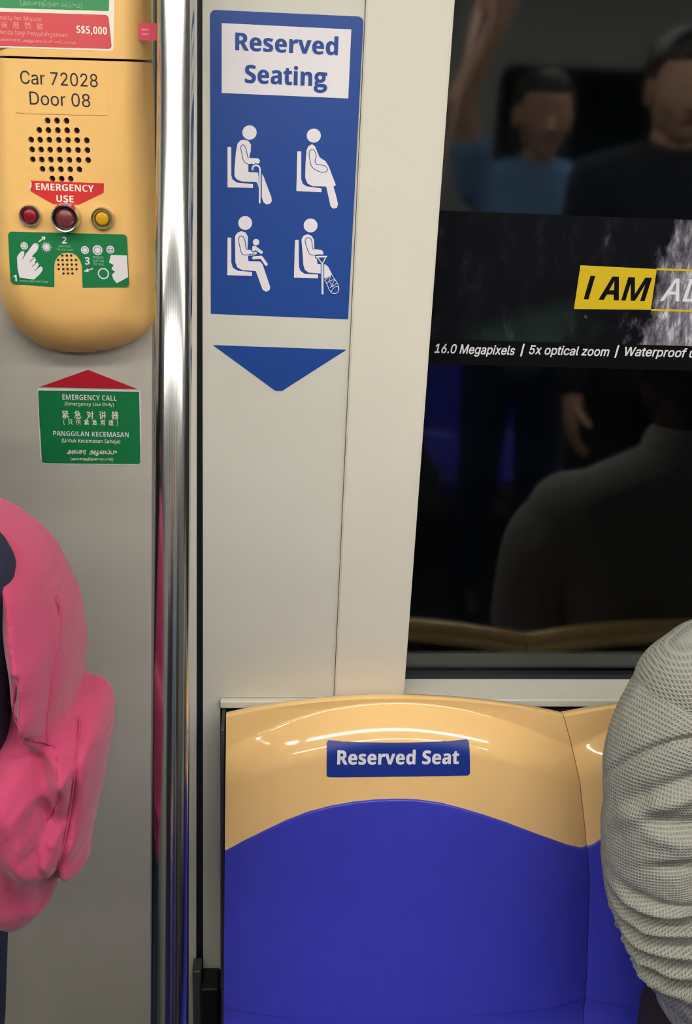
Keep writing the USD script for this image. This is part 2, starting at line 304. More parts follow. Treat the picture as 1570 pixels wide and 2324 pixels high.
# ------------------------------------------------------------------ lettering
GLYPHS = {}
for _l in r'''B 	36	
B$	74	6,67 6,78 9,85 21,93 32,96 32,107 43,107 43,96 52,95 66,90 62,76 50,79 43,80 43,58 58,52 64,47 68,40 69,29 65,18 60,12 52,7 43,5 43,-8 32,-8 32,5 15,7 7,11 7,28 21,22 32,21 32,43 14,52 8,59/43,23 44,22 49,24 52,29 50,36 43,40/23,70 26,65 32,62 32,80 29,80 24,76
B,	41	4,-17 11,15 31,16 31,10 20,-18
B0	75	6,42 7,71 9,81 15,92 22,98 34,101 46,100 56,96 61,90 65,81 70,58 68,29 65,18 60,8 52,1 42,-1 31,-1 21,3 15,8 11,16 7,27/26,37 28,25 31,18 36,16 42,17 45,20 48,29 49,63 46,78 42,83 39,85 33,84 30,81 28,73
B1	75	8,74 37,100 56,100 56,0 35,0 35,75 19,61
B2	75	5,14 38,54 44,63 46,75 41,82 32,84 24,81 15,74 5,88 15,96 26,100 41,101 52,98 61,91 65,84 65,64 56,47 31,18 69,18 69,0 5,0
B3	75	5,4 5,21 17,17 33,15 42,19 47,27 46,35 41,41 30,43 19,43 19,60 33,60 40,63 46,71 44,80 39,84 30,85 13,78 5,92 15,98 26,101 41,101 55,98 61,93 65,86 66,72 60,60 47,53 60,47 67,38 68,24 64,13 59,7 53,3 41,-1 20,-1
B5	75	7,21 21,16 34,15 43,19 48,29 47,38 40,46 27,48 16,45 9,50 12,100 62,100 62,83 30,83 28,64 43,64 51,62 57,58 64,51 67,42 68,26 63,12 57,6 47,0 37,-1 21,-1 7,4
BA	87	0,1 30,100 57,100 87,0 66,0 58,24 29,24 22,0/33,42 54,42 44,82 43,82
BB	85	11,100 55,99 68,94 73,89 77,79 76,67 72,60 62,53 71,48 75,43 78,36 79,25 74,12 64,4 50,0 11,0/31,17 46,16 51,18 55,21 57,28 57,33 53,41 46,44 31,44/31,60 44,60 53,63 56,70 56,75 54,79 47,83 32,84
BC	81	7,43 7,61 11,75 17,86 24,93 35,99 45,101 62,100 77,95 71,79 54,84 46,84 39,80 32,71 29,55 30,35 35,24 40,19 49,16 59,16 73,21 73,3 59,-1 44,-1 36,0 26,4 17,12 13,20 8,33
BD	93	11,100 46,100 55,99 70,92 79,82 86,63 85,37 79,20 73,12 65,6 48,0 11,0/31,18 42,17 53,21 60,29 64,38 64,56 62,69 55,78 46,82 31,82
BE	70	11,100 64,100 64,83 31,82 32,61 61,61 61,43 31,43 31,18 64,17 64,0 11,0
BF	68	11,100 63,100 63,83 31,82 31,57 61,57 61,40 31,40 31,0 11,0
BG	94	7,44 7,61 11,74 17,86 26,93 37,99 50,101 68,100 84,95 77,79 59,84 49,84 40,80 34,74 30,64 29,44 32,30 39,20 50,16 63,17 65,18 65,39 49,40 49,57 85,57 85,4 58,-1 42,-1 29,3 23,7 14,17 9,29
BH	96	11,100 31,100 32,61 64,61 64,100 85,100 85,0 64,0 64,43 32,43 31,0 11,0
BI	52	5,12 16,16 16,84 5,88 5,100 47,100 47,88 36,84 36,16 47,12 47,0 5,0
BK	84	11,100 31,100 32,56 61,100 84,100 54,56 84,0 61,0 39,41 31,36 31,0 11,0
BL	70	11,100 31,100 31,18 66,17 66,0 11,0
BM	122	11,100 39,100 61,28 84,100 112,100 112,0 93,0 93,74 70,0 52,0 31,69 29,73 29,0 11,0
BN	102	11,100 36,100 73,30 73,100 92,100 92,0 66,0 29,71 29,0 11,0
BO	100	7,43 8,65 13,80 22,93 31,98 45,101 64,100 77,93 87,80 91,67 93,57 91,33 88,22 83,14 77,7 68,1 55,-1 44,-1 35,0 24,6 18,11 12,21/29,44 32,28 40,18 47,16 53,16 60,19 65,23 70,36 71,56 68,71 62,80 55,84 47,84 40,82 35,77 29,64
BP	79	11,100 45,100 58,97 69,89 74,77 74,64 73,57 70,50 64,43 50,36 31,35 31,0 11,0/31,53 44,54 52,59 54,65 54,72 49,80 42,83 31,82
BR	84	11,100 52,99 63,95 71,88 75,75 74,60 68,50 59,44 84,0 61,0 40,39 31,38 31,0 11,0/31,55 44,55 51,60 54,64 54,72 50,81 42,84 31,83
BS	72	6,23 23,17 35,16 42,18 47,26 46,31 43,35 18,50 10,58 7,66 7,78 9,86 13,92 21,98 34,101 49,101 66,95 61,79 45,84 37,84 30,82 27,77 27,71 31,66 56,52 64,44 67,35 67,23 61,10 55,4 47,0 38,-1 19,0 6,5
BT	72	2,83 2,100 70,100 70,83 47,82 47,0 26,0 26,82
BU	94	10,100 31,100 31,28 34,22 38,18 44,16 50,16 56,18 60,21 64,30 64,100 84,100 84,27 79,14 70,4 56,-1 38,-1 25,4 16,12 12,21 10,30
BW	127	1,100 21,100 37,25 54,100 73,100 90,26 105,99 126,100 103,0 79,0 63,69 48,0 24,0
BY	79	0,100 22,100 40,60 57,100 79,100 50,39 50,0 29,0 29,38
Ba	76	5,19 7,34 13,42 26,47 47,49 47,56 41,63 31,63 17,58 12,72 27,77 44,78 54,76 62,70 65,65 67,55 67,0 53,0 49,10 44,5 37,0 30,-1 18,0 9,6/25,20 27,16 32,14 38,14 42,16 47,24 47,35 36,35 30,33 26,28
Bd	81	6,32 7,55 12,66 16,71 25,77 36,78 44,75 52,68 52,107 72,107 72,0 57,0 53,9 45,2 39,-1 29,-1 23,0 17,4 12,11 8,18/27,31 30,19 34,16 44,15 50,20 53,30 53,45 49,56 45,60 37,61 30,56 27,45
Be	76	8,21 6,44 9,57 14,66 21,73 31,77 46,77 58,72 65,64 70,52 70,33 27,33 27,28 30,20 38,14 52,14 66,19 66,4 48,-1 36,-1 26,1 19,5 12,13/27,47 51,47 51,50 47,60 43,63 37,63 30,58
Bg	81	4,-11 6,-3 12,3 8,11 8,19 10,24 14,30 8,38 6,48 7,60 12,68 20,75 33,80 76,77 77,74 77,63 74,61 66,61 68,53 68,46 66,36 62,30 54,24 47,21 34,20 27,22 25,18 27,15 31,13 57,13 72,8 76,2 79,-5 78,-15 74,-23 66,-30 54,-36 43,-38 28,-37 17,-34 8,-27 4,-20/22,-14 25,-18 28,-20 42,-22 55,-18 59,-10 57,-7 53,-5 27,-4 23,-9/27,43 31,38 35,36 45,38 48,43 50,48 47,59 43,62 38,63 31,61 28,58 25,52
Bi	39	8,93 9,101 14,106 24,106 30,101 30,92 24,86 14,86 10,90|9,77 29,77 29,0 9,0
Bn	83	9,0 9,77 25,77 28,67 36,74 43,78 53,78 64,75 71,67 74,55 74,0 54,0 54,49 51,57 45,61 35,59 31,50 30,0
Br	57	9,0 9,77 25,77 28,64 33,71 41,77 45,78 56,77 54,57 44,58 39,57 33,53 31,48 29,42 29,0
Bs	63	5,21 24,14 34,15 37,17 39,20 38,24 35,27 16,36 8,44 6,50 5,60 9,70 18,76 29,78 44,77 57,72 51,58 36,63 28,63 24,58 26,53 46,43 55,35 57,29 58,19 54,8 48,3 40,0 23,-1 14,0 5,3
Bt	53	2,61 2,71 13,76 18,93 31,93 32,77 49,77 49,61 31,60 31,22 33,18 37,15 50,17 50,2 41,-1 29,-1 20,1 15,6 11,16 11,60
Bv	73	0,77 21,77 36,22 52,77 73,77 47,0 26,0
R 	36	
R(	44	6,32 7,55 13,80 26,100 40,100 27,76 20,45 24,9 40,-22 26,-22 18,-11 9,9
R)	44	4,100 18,100 23,93 33,74 38,51 38,32 34,9 27,-9 18,-22 5,-21 20,9 23,27 23,51 17,76
RA	84	0,0 33,100 50,100 84,0 68,0 58,29 25,29 16,0/29,43 55,42 42,84 41,84
RD	94	12,100 46,100 58,98 72,90 80,80 86,62 85,37 79,20 65,6 48,0 12,0/27,13 52,15 63,23 67,30 71,45 69,65 63,78 52,86 27,87
RE	72	12,100 64,100 64,87 27,86 27,58 62,58 62,46 27,45 27,13 64,13 64,0 12,0
RK	81	12,100 27,100 28,53 64,100 80,100 47,56 81,0 64,0 36,45 27,37 27,0 12,0
RL	68	12,100 27,100 27,13 65,13 65,0 12,0
RM	120	12,100 33,100 60,22 87,100 109,100 109,0 94,0 94,81 66,0 53,0 25,80 25,0 12,0
RO	100	8,44 8,62 12,77 18,88 32,98 46,101 67,99 82,88 88,78 93,57 90,29 82,13 67,1 45,-1 26,5 18,13 12,23/23,44 27,27 36,15 54,12 65,16 74,28 77,44 76,66 69,81 54,88 44,88 35,84 25,68
RP	79	12,100 43,100 55,97 66,90 72,77 71,59 64,46 48,39 27,37 27,0 12,0/27,51 43,51 54,57 58,72 51,84 41,87 27,87
RS	72	7,18 20,13 36,12 46,15 51,24 51,31 45,38 21,50 11,60 7,71 8,81 11,89 19,97 33,101 48,101 64,96 60,83 35,88 27,85 22,78 23,70 27,64 52,52 63,41 66,24 62,12 54,4 45,0 21,-1 7,3
RU	94	11,100 26,100 26,30 28,23 37,14 51,12 61,16 67,27 68,100 83,100 82,26 78,13 67,3 52,-1 36,0 25,4 15,14 11,30
Ra	74	6,17 7,29 13,39 26,44 49,47 48,58 44,63 34,65 17,60 13,71 34,77 46,76 56,72 62,64 64,55 64,0 53,0 50,10 39,0 21,-1 10,6/21,26 22,14 27,10 41,12 48,20 49,36 26,32
Rb	80	11,106 25,106 25,66 35,75 51,76 62,72 70,60 74,43 73,25 67,10 58,1 39,-1 24,9 21,0 11,0/25,30 29,17 35,12 46,11 54,16 59,28 59,43 53,61 40,65 30,60 26,49
Rc	63	7,43 12,61 23,73 36,77 59,73 55,61 38,65 29,61 24,54 22,44 22,28 27,16 37,11 47,11 58,15 58,3 47,-1 35,-1 20,4 9,20
Rd	81	7,31 8,53 16,69 24,75 39,77 48,73 56,67 56,106 70,106 70,0 59,0 56,9 50,3 41,-1 25,0 12,12/22,31 26,17 32,12 43,11 52,16 56,27 56,40 55,51 50,61 42,65 35,65 28,61 23,49
Re	74	7,32 10,57 14,66 22,73 31,76 46,76 56,72 63,64 67,52 68,34 22,34 22,29 27,17 36,11 49,11 65,16 64,3 47,-1 26,1 13,13/22,46 53,45 54,49 48,62 36,66 26,59
Rf	46	2,71 13,76 15,93 22,104 35,107 51,105 47,93 34,95 28,87 28,76 44,75 44,64 28,64 28,0 13,0 13,64 2,64
Rg	80	7,31 9,55 13,66 20,72 28,76 39,77 47,74 56,66 58,75 70,75 70,-6 67,-19 60,-27 42,-33 26,-33 12,-29 12,-16 30,-21 41,-21 50,-18 55,-8 56,8 41,-1 25,0 13,10/22,31 25,19 31,12 42,11 51,16 56,28 56,45 54,54 48,62 35,65 28,61 23,50
Rh	81	11,106 25,106 25,66 34,74 46,77 58,75 68,66 71,54 71,0 57,0 56,54 53,61 46,65 33,62 27,52 25,0 11,0
Ri	36	10,93 10,100 14,104 21,104 26,100 26,92 21,87 14,87|11,75 25,75 25,0 11,0
Rj	35	10,93 10,100 14,104 21,104 26,100 26,92 21,87 14,87|-6,-32 -6,-20 6,-21 11,-13 11,75 25,75 24,-20 20,-28 14,-32
Rk	72	11,106 25,106 25,40 53,75 69,75 44,44 71,0 54,0 33,34 25,27 25,0 11,0
Rl	36	11,106 25,106 25,0 11,0
Rm	122	11,75 22,75 25,66 33,74 45,77 59,73 66,65 73,73 81,76 94,76 104,73 110,64 112,54 112,0 98,0 98,51 95,60 87,65 76,62 70,53 68,0 54,0 53,54 51,60 44,65 32,62 27,53 25,0 11,0
Rn	81	11,75 22,75 25,66 32,73 41,76 55,76 65,70 71,54 71,0 57,0 56,54 53,61 45,65 33,62 27,54 25,0 11,0
Ro	79	7,32 10,57 16,67 26,74 35,77 51,75 60,70 68,59 72,44 71,23 64,9 53,1 35,-1 22,3 12,15/22,32 24,21 30,14 36,11 49,13 55,21 57,32 57,47 52,59 43,65 30,62 23,52
Rr	55	11,75 22,75 24,63 37,75 53,76 51,62 36,61 27,49 25,0 11,0
Rs	62	6,16 20,11 33,11 39,13 43,19 38,28 15,40 8,47 6,60 10,68 17,74 28,77 42,76 55,72 51,61 29,66 23,64 20,59 24,50 45,40 54,32 57,18 52,6 37,-1 16,0 6,3
Rt	49	2,71 12,77 17,93 26,93 26,75 45,75 45,64 26,64 26,20 31,11 46,12 46,1 28,-1 20,1 15,7 12,17 12,64 2,64
Ru	81	10,75 25,75 26,19 32,12 43,11 52,16 55,25 56,75 71,75 71,0 59,0 57,9 48,1 39,-1 23,0 15,7 10,21
Ry	68	0,75 16,75 34,17 53,75 68,75 37,-15 27,-29 16,-33 3,-33 3,-21 13,-21 18,-19 27,1
J(	46	11,53 19,87 30,111 34,113 41,107 29,77 24,45 29,6 41,-23 34,-28 26,-18 16,6 12,27
J)	46	5,-25 17,6 22,34 19,72 5,107 14,113 24,94 31,76 35,36 31,9 18,-22 14,-28
J供	136	62,43 62,74 45,74 45,85 62,87 62,114 74,114 75,87 99,87 99,114 111,114 111,87 131,85 130,74 111,74 111,43 132,43 132,31 41,31 42,43/75,43 99,43 99,74 75,74|96,20 106,25 124,5 130,-7 120,-12|41,-3 54,9 65,25 77,22 68,7 51,-12 40,-6|9,49 2,61 24,90 35,115 47,113 45,104 34,81 33,-12 21,-11 21,62
J只	136	80,23 80,26 91,31 118,8 130,-6 118,-12|20,105 116,106 116,42 21,41/33,54 103,54 103,93 33,93|6,-6 6,-3 29,14 45,31 57,27 55,21 43,9 18,-11 14,-13
J器	136	9,18 4,28 23,37 37,47 7,47 6,58 49,59 56,70 17,70 16,110 61,110 61,74 71,71 64,59 96,59 83,65 85,70 74,71 75,110 120,109 120,71 96,70 109,63 109,59 130,58 131,48 96,47 116,35 134,29 127,19 120,20 120,-12 109,-12 108,-9 86,-9 85,-13 75,-12 75,32 96,33 79,47 55,47 38,33 61,32 60,-12 50,-12 49,-9 28,-9 27,-12 17,-12 16,20/86,3 108,3 108,21 86,21/86,82 108,82 108,98 86,98/28,3 49,3 49,21 28,21/28,82 49,82 49,98 28,98
J对	136	81,0 103,2 103,70 65,71 65,82 103,83 103,115 115,116 116,83 132,82 131,71 116,70 115,-3 111,-9 106,-11 86,-12|82,22 68,55 78,58 88,42 93,26|14,-12 5,-1 25,18 36,36 12,63 21,69 41,50 50,85 9,86 8,97 57,98 63,96 61,72 51,39 67,18 68,13 58,6 45,25 32,5
J急	136	119,-6 104,26 115,29 126,11 131,-2|7,76 6,79 31,99 43,116 56,114 52,106 90,106 97,100 87,84 113,83 113,34 67,33 85,13 84,9 75,5 55,28 60,33 21,33 20,43 100,44 100,53 26,53 25,63 100,64 100,73 24,73 23,74 14,69/34,84 72,84 79,95 44,95|35,-1 36,26 47,25 47,4 50,2 90,2 93,4 95,16 106,12 103,-4 95,-10 45,-10 39,-8|5,0 19,25 30,21 16,-7 6,-3
J款	136	65,-6 79,13 86,28 90,45 91,71 102,72 103,50 110,26 120,10 133,-3 126,-12 120,-9 108,4 99,25 89,4 75,-12|10,62 66,63 74,81 82,116 93,114 89,91 124,92 131,89 120,51 110,55 116,79 86,79 74,51 67,55 66,52 12,52|23,-12 20,-1 32,0 32,33 5,33 5,44 72,44 72,33 45,33 45,-5 42,-10|32,83 32,92 6,92 6,103 32,103 33,115 43,116 45,103 71,102 70,92 45,92 45,83 68,82 68,72 9,72 9,83|60,4 51,28 60,31 71,7|4,1 15,30 26,29 14,-2
J用	136	3,-6 13,11 18,28 20,106 122,106 122,-1 119,-8 109,-11 89,-12 85,-2 86,1 109,1 110,30 75,30 75,-11 62,-10 62,30 31,30 25,7 16,-10 11,-13/75,42 110,42 110,62 75,62/75,75 110,75 110,94 75,94/32,42 62,42 62,62 32,62/32,75 62,75 62,94 32,94
J紧	136	17,15 14,28 45,38 27,37 23,46 24,49 44,60 37,61 38,113 49,112 49,63 54,70 80,78 66,99 58,99 59,110 116,111 122,108 117,93 102,77 129,68 129,66 123,57 106,61 90,70 65,60 50,50 70,50 89,60 96,50 56,30 97,32 90,39 99,45 127,22 122,16 118,14 110,22 77,20 75,-8 68,-11 49,-12 44,-1 63,0 64,20 29,17/79,99 91,84 105,99|85,11 95,17 123,1 127,-5 117,-11|9,-4 9,-1 27,8 39,18 51,13 39,2 18,-11|14,106 26,106 25,64 14,65
J罚	136	14,109 123,110 124,74 30,73 55,59 51,51 48,49 22,65 26,73 14,74/90,100 90,84 110,84 110,100/58,100 58,84 78,84 78,100/26,84 45,84 45,100 26,100|91,-12 88,1 109,1 109,70 121,71 121,-5 113,-11|74,64 86,64 85,16 74,17|8,45 43,47 43,9 65,17 67,6 30,-11 25,-1 30,6 31,35 9,35
J讲	136	47,-6 46,-3 60,15 65,34 45,34 45,46 65,47 66,51 66,77 48,77 47,89 66,90 67,116 79,115 79,90 100,90 100,116 112,116 113,90 130,88 129,77 113,77 113,47 132,46 131,34 113,34 113,-12 100,-11 100,34 78,34 74,15 66,-3 56,-12/79,47 100,47 100,77 79,77|25,-9 17,3 23,12 23,60 5,61 5,72 35,73 36,17 48,25 53,15|33,83 14,108 22,114 43,91
J误	136	51,-12 46,-2 63,5 71,11 79,24 50,24 49,35 82,36 83,41 83,49 54,49 54,60 127,60 127,49 96,49 95,38 95,36 132,35 131,24 98,24 113,7 133,-2 126,-12 106,-4 89,15 77,0 66,-8|57,108 122,109 123,71 58,70/69,82 110,82 110,98 69,98|5,73 36,73 37,15 50,23 54,14 27,-8 24,-8 19,2 24,11 24,61 5,61|13,103 13,106 21,112 43,90 34,82
J途	136	36,77 36,80 67,100 82,117 92,113 91,109 103,98 133,82 126,71 111,78 110,70 91,70 91,59 128,59 129,49 91,48 90,12 87,8 79,6 67,6 63,15 64,17 78,18 78,48 43,49 44,59 78,59 78,70 59,70 58,77 43,69/64,81 105,81 84,100|13,-12 4,-1 9,4 23,15 23,56 6,56 7,68 36,68 36,15 49,6 72,1 132,3 129,-9 122,-10 60,-10 48,-6 31,5 25,2|99,39 99,41 109,45 124,27 128,17 118,13|39,17 38,20 57,44 68,42 64,32 49,13|10,102 10,105 19,111 38,98 42,92 33,84
T(	47	7,48 13,79 22,103 28,112 43,112 30,83 23,48 27,7 33,-14 43,-34 28,-34 19,-18 10,12
T)	47	4,-34 13,-18 21,7 24,49 18,82 4,112 19,112 29,94 36,74 40,49 39,23 34,-5 23,-29 19,-34
Tஅ	160	4,6 7,19 17,25 99,26 98,49 89,62 87,44 77,35 57,33 44,41 40,51 40,62 44,71 50,76 63,80 77,80 96,74 106,65 112,57 115,44 116,26 131,26 132,79 149,79 149,-21 132,-21 131,13 112,13 106,3 92,-9 72,-16 56,-19 35,-18 21,-14 8,-6/21,6 24,0 33,-4 57,-6 76,-1 85,4 93,13 26,13 21,10/56,54 62,46 71,47 75,54 72,67 65,67 59,64
Tக	120	6,19 8,33 20,43 20,78 100,78 100,65 74,65 74,48 99,44 110,36 114,18 111,10 105,2 92,-2 73,0 76,12 90,12 97,18 96,29 85,35 74,35 73,22 69,10 64,4 53,0 33,-2 21,1 11,7/24,28 25,17 32,12 47,12 55,19 57,35 31,33/36,48 57,48 57,65 36,65
Tச	105	6,19 8,33 20,43 20,78 99,78 99,65 74,64 74,48 99,48 99,35 74,35 71,14 62,3 44,-2 25,0 12,7/23,21 26,15 33,12 50,13 56,20 57,35 31,33 24,28/36,48 57,48 57,65 36,65
Tட	98	11,78 29,79 29,13 95,13 96,0 11,0
Tத	119	7,-45 7,-24 18,-13 28,-10 80,-7 91,0 96,13 92,27 84,33 74,35 70,11 57,1 34,-2 21,1 12,7 7,16 6,26 10,36 20,43 20,79 99,79 99,65 74,65 74,48 96,43 109,32 113,21 114,9 107,-7 98,-15 82,-21 30,-25 24,-33 24,-44/23,21 26,16 32,12 47,12 55,19 57,35 31,33 24,28/36,48 57,48 57,65 36,65
Tப	110	11,78 29,79 29,13 81,13 81,79 99,79 99,0 11,0
Tம	123	11,78 29,78 29,13 55,13 55,57 57,66 63,74 78,80 99,76 109,66 114,51 115,30 110,13 101,5 87,0 11,0/72,14 89,15 97,24 97,53 93,61 87,66 77,65 73,58
Tர	91	11,78 89,79 89,65 68,65 68,0 38,-30 27,-19 51,4 51,65 29,65 29,0 11,0
Tற	127	7,-45 7,-24 15,-14 27,-10 64,-10 83,-6 95,3 101,22 101,45 96,59 88,66 76,66 71,62 68,54 67,0 50,0 50,56 45,65 37,67 31,63 29,56 28,0 11,0 11,54 13,64 17,72 33,80 47,79 59,68 68,77 79,80 95,79 105,73 115,59 119,42 117,12 107,-8 98,-15 82,-21 30,-25 23,-33 23,-44
Tழ	123	7,-28 7,-20 11,-14 23,-7 41,-7 40,-20 24,-22 23,-27 28,-31 51,-31 57,-27 64,-20 57,-11 55,0 11,0 11,79 29,79 29,13 55,13 55,57 57,67 63,74 72,79 86,80 103,74 111,62 115,48 115,31 112,17 105,7 97,3 72,0 72,-2 74,-7 80,-11 103,-12 103,-25 79,-25 66,-40 47,-45 32,-45 18,-42 10,-36/72,14 82,13 91,16 97,27 98,42 96,56 91,64 85,67 77,66 73,58
Tவ	150	7,28 9,51 20,69 39,79 63,79 81,72 92,58 95,33 90,13 121,13 121,78 138,78 138,0 72,0 72,11 78,32 77,48 68,62 58,66 47,67 37,63 29,56 24,46 45,47 57,40 62,30 62,20 59,10 53,3 40,-2 29,-1 20,2 12,11/22,30 25,16 30,12 39,11 45,17 45,29 38,35 28,34
Tி	40	-43,86 -43,97 -39,107 -30,114 -22,118 -6,119 4,117 20,107 25,97 29,82 29,0 12,0 11,78 8,93 4,100 -8,106 -16,106 -23,101 -27,87 -22,72 -40,72
Tு	72	-31,78 39,79 53,76 65,64 67,57 66,44 61,36 52,31 36,29 28,31 19,37 14,45 12,65 -31,65/29,55 31,46 38,43 47,44 51,51 49,60 41,65 29,65
Tை	168	7,28 8,49 16,63 28,72 49,79 74,79 94,71 113,79 135,79 143,75 152,67 157,58 160,44 158,20 148,-2 134,5 142,26 143,46 137,59 125,66 115,67 105,63 119,43 121,22 116,6 105,-1 85,0 74,11 71,21 71,35 77,51 84,61 78,64 65,67 45,65 34,59 25,48 25,45 35,48 47,47 54,43 59,37 62,28 62,16 58,7 50,1 32,-2 20,2 10,13/88,38 89,15 93,11 99,11 104,16 104,36 95,53/22,30 25,16 30,12 39,11 45,17 45,29 38,35 27,34
T்	0	-49,102 -48,111 -41,115 -33,114 -29,109 -30,98 -36,94 -45,96
Tப்	110	11,78 29,79 29,13 81,13 81,79 99,79 99,0 11,0|61,102 62,111 69,115 77,114 81,109 80,98 74,94 64,96
Tபு	182	11,78 29,79 29,13 81,13 81,65 79,65 79,79 160,77 169,72 174,66 177,57 177,47 172,37 164,32 155,29 140,30 131,35 126,41 122,50 122,65 99,65 99,0 11,0/138,55 141,46 148,43 157,44 161,51 159,60 150,65 139,65
Tட்	98	11,0 11,79 29,79 29,13 96,13 96,0|49,107 54,114 62,115 69,111 70,100 66,96 57,94 51,98
Tற்	127	7,-45 7,-24 15,-14 27,-10 64,-10 83,-6 95,3 101,22 101,45 96,59 88,66 76,66 71,62 68,54 67,0 50,0 50,56 45,65 37,67 31,63 29,56 28,0 11,0 11,54 13,64 17,72 33,80 47,79 59,68 68,77 79,80 95,79 105,73 115,59 119,42 117,12 107,-8 98,-15 82,-21 30,-25 23,-33 23,-44|78,102 79,111 86,115 94,114 98,109 97,98 91,94 81,96
Tதி	159	7,-45 7,-24 18,-13 28,-10 80,-7 91,0 96,13 92,27 84,33 74,35 70,11 57,1 34,-2 21,1 12,7 7,16 6,26 10,36 20,43 20,79 77,79 76,94 79,105 86,113 97,118 117,119 134,112 143,101 147,86 148,0 131,0 131,71 128,93 119,103 112,106 103,106 96,101 92,92 94,79 99,79 99,65 74,65 74,48 96,43 109,32 113,21 114,9 108,-5 98,-15 86,-20 30,-25 24,-33 24,-44/23,21 26,16 32,12 47,12 55,19 57,35 31,33 24,28/36,48 57,48 57,65 36,65
Tடு	171	67,78 137,79 151,76 164,64 165,57 164,44 159,36 150,31 134,29 126,31 119,36 112,45 111,65 67,65/127,55 130,46 136,43 145,44 149,51 147,60 139,65 127,65|11,78 29,79 29,13 95,13 96,0 11,0
Tம்	123	11,78 29,78 29,13 55,13 55,57 57,66 63,74 78,80 99,76 109,66 114,51 115,30 110,13 101,5 87,0 11,0/72,14 89,15 97,24 97,53 93,61 87,66 77,65 73,58|74,102 75,111 82,115 90,114 94,109 93,98 87,94 78,96
Tகு	192	6,19 8,33 20,43 20,78 163,78 179,72 186,60 186,45 180,36 171,31 156,29 143,33 136,41 132,50 132,65 74,65 74,48 99,44 107,39 112,31 114,18 112,11 107,4 97,-1 73,0 76,12 90,12 97,18 96,29 85,35 74,35 73,22 69,10 64,4 53,0 33,-2 21,1 11,7/148,55 151,46 157,43 167,44 171,51 169,60 160,65 149,65/24,28 25,17 32,12 47,12 55,19 57,35 31,33/36,48 57,48 57,65 36,65'''.split('\n'):
    _k, _a, _p = _l.split('\t')
    GLYPHS[_k] = (float(_a), [Polygon(*(lambda R: (R[0], R[1:]))([[tuple(map(int, q.split(','))) for q in r.split(' ')] for r in p.split('/')])) for p in _p.split('|')] if _p else [])
GLYPHS['BI'] = (36.0, [sbox(8, 0, 28, 100)])
def word(text, style, space=0.0):
    """outlines, capitals 100 units tall, and the advance; text may be a list of glyph names"""
    x, out = 0.0, []
    for ch in text:
        a, ps = GLYPHS.get(style + ch) or GLYPHS['B' + ch]
        out += [affinity.translate(p if p.is_valid else p.buffer(0), x, 0) for p in ps]
        x += a + space
    return out, x
def sans(text, bold=False):
    """the plain grotesque that the text helper draws, as outlines"""
    m = meshkit.text_mesh(text, 100.0, 1.0, bold)
    return m
def lettering(text, style, p0, p1, cap, Y, th=0.0004, slant=0.0, space=0.0, wt=0.0):
    """text from pixel p0 to p1 along its base line, capitals cap pixels tall, standing on the plane y = Y"""
    ps, adv = word(text, style, space)
    g = ops.unary_union([p.buffer(0) for p in ps])
    x0, _, x1, _ = g.bounds
    a, b = at(*p0, Y), at(*p1, Y)
    k = abs(at(p0[0], p0[1] - cap, Y)[2] - a[2]) / 100.0
    sx = (b[0] - a[0]) / (x1 - x0)
    z = (a[2] + b[2]) / 2
    g = affinity.affine_transform(g, [sx, slant * k, 0, k, a[0] - x0 * sx, z])
    if wt: g = g.buffer(wt)
    return slab(g, Y, th)
def plain_lettering(text, p0, p1, cap, Y, th=0.0004, slant=0.0, bold=False):
    m = meshkit.text_mesh(text, 100.0, 1.0, bold)
    v = m.vertices
    a, b = at(*p0, Y), at(*p1, Y)
    k = abs(at(p0[0], p0[1] - cap, Y)[2] - a[2]) / 100.0
    x = v[:, 0]; sx = (b[0] - a[0]) / (x.max() - x.min())
    z = (a[2] + b[2]) / 2
    return trimesh.Trimesh(np.c_[a[0] + (x - x.min()) * sx + slant * k * v[:, 1], Y - v[:, 2] * th, z + v[:, 1] * k], m.faces, process=False)

# ================================================================== THE CARRIAGE
CEIL, XA, XB, YB, ZF = 2.12, -3.0, 4.2, -2.75, -0.05
def edge(p, q, Y=0.0):
    """x of a straight, nearly upright edge of the wall as a function of z"""
    a, b = at(*p, Y), at(*q, Y)
    return lambda z: a[0] + (b[0] - a[0]) * (z - a[2]) / (b[2] - a[2])
e_left = edge((347, 20), (341, 2300))
e_strip0, e_strip1 = edge((432, 20), (428, 2300)), edge((447, 20), (445, 2300))
e_gask = edge((459, 20), (461, 2300))
e_seam = edge((829, 0), (757, 1580))
X_WIN = 0.2003
Z_PAN = float(at(650, 1583)[2]); X_END = float(at(500, 1700)[0])
def band(fa, fb, z0=ZF, z1=CEIL):
    return Polygon([(fa(z0), z0), (fb(z0), z0), (fb(z1), z1), (fa(z1), z1)])
const = lambda v: (lambda z: v)
struct('wall_left', slab(band(const(XA), e_left), 0.03, 0.03), 'pillar_panel', label='plain grey door pillar panel left of the steel pole')
struct('trim_1', slab(band(e_left, e_strip0), 0.045, 0.01), 'channel', label='dark channel behind the steel pole')
struct('trim_2', slab(band(e_strip0, e_strip1), 0.03, 0.03), 'wall_panel', label='narrow grey strip just right of the steel pole')
struct('trim_3', slab(band(e_strip1, e_gask), 0.03, 0.022), 'gasket', label='black upright rubber gasket beside the main panel')
_c = Polygon([(e_gask(CEIL), CEIL), (e_seam(CEIL), CEIL), (e_seam(Z_PAN), Z_PAN), (X_END, Z_PAN), (X_END, ZF), (e_gask(ZF), ZF)])
struct('wall_center', slab(_c, 0.03, 0.03), 'wall_panel', label='pale grey wall panel under the blue reserved seating sign')
_t = Polygon([(e_seam(CEIL) + .0006, CEIL), (X_WIN, CEIL), (X_WIN, Z_PAN + .002), (e_seam(Z_PAN) + .0006, Z_PAN + .002)])
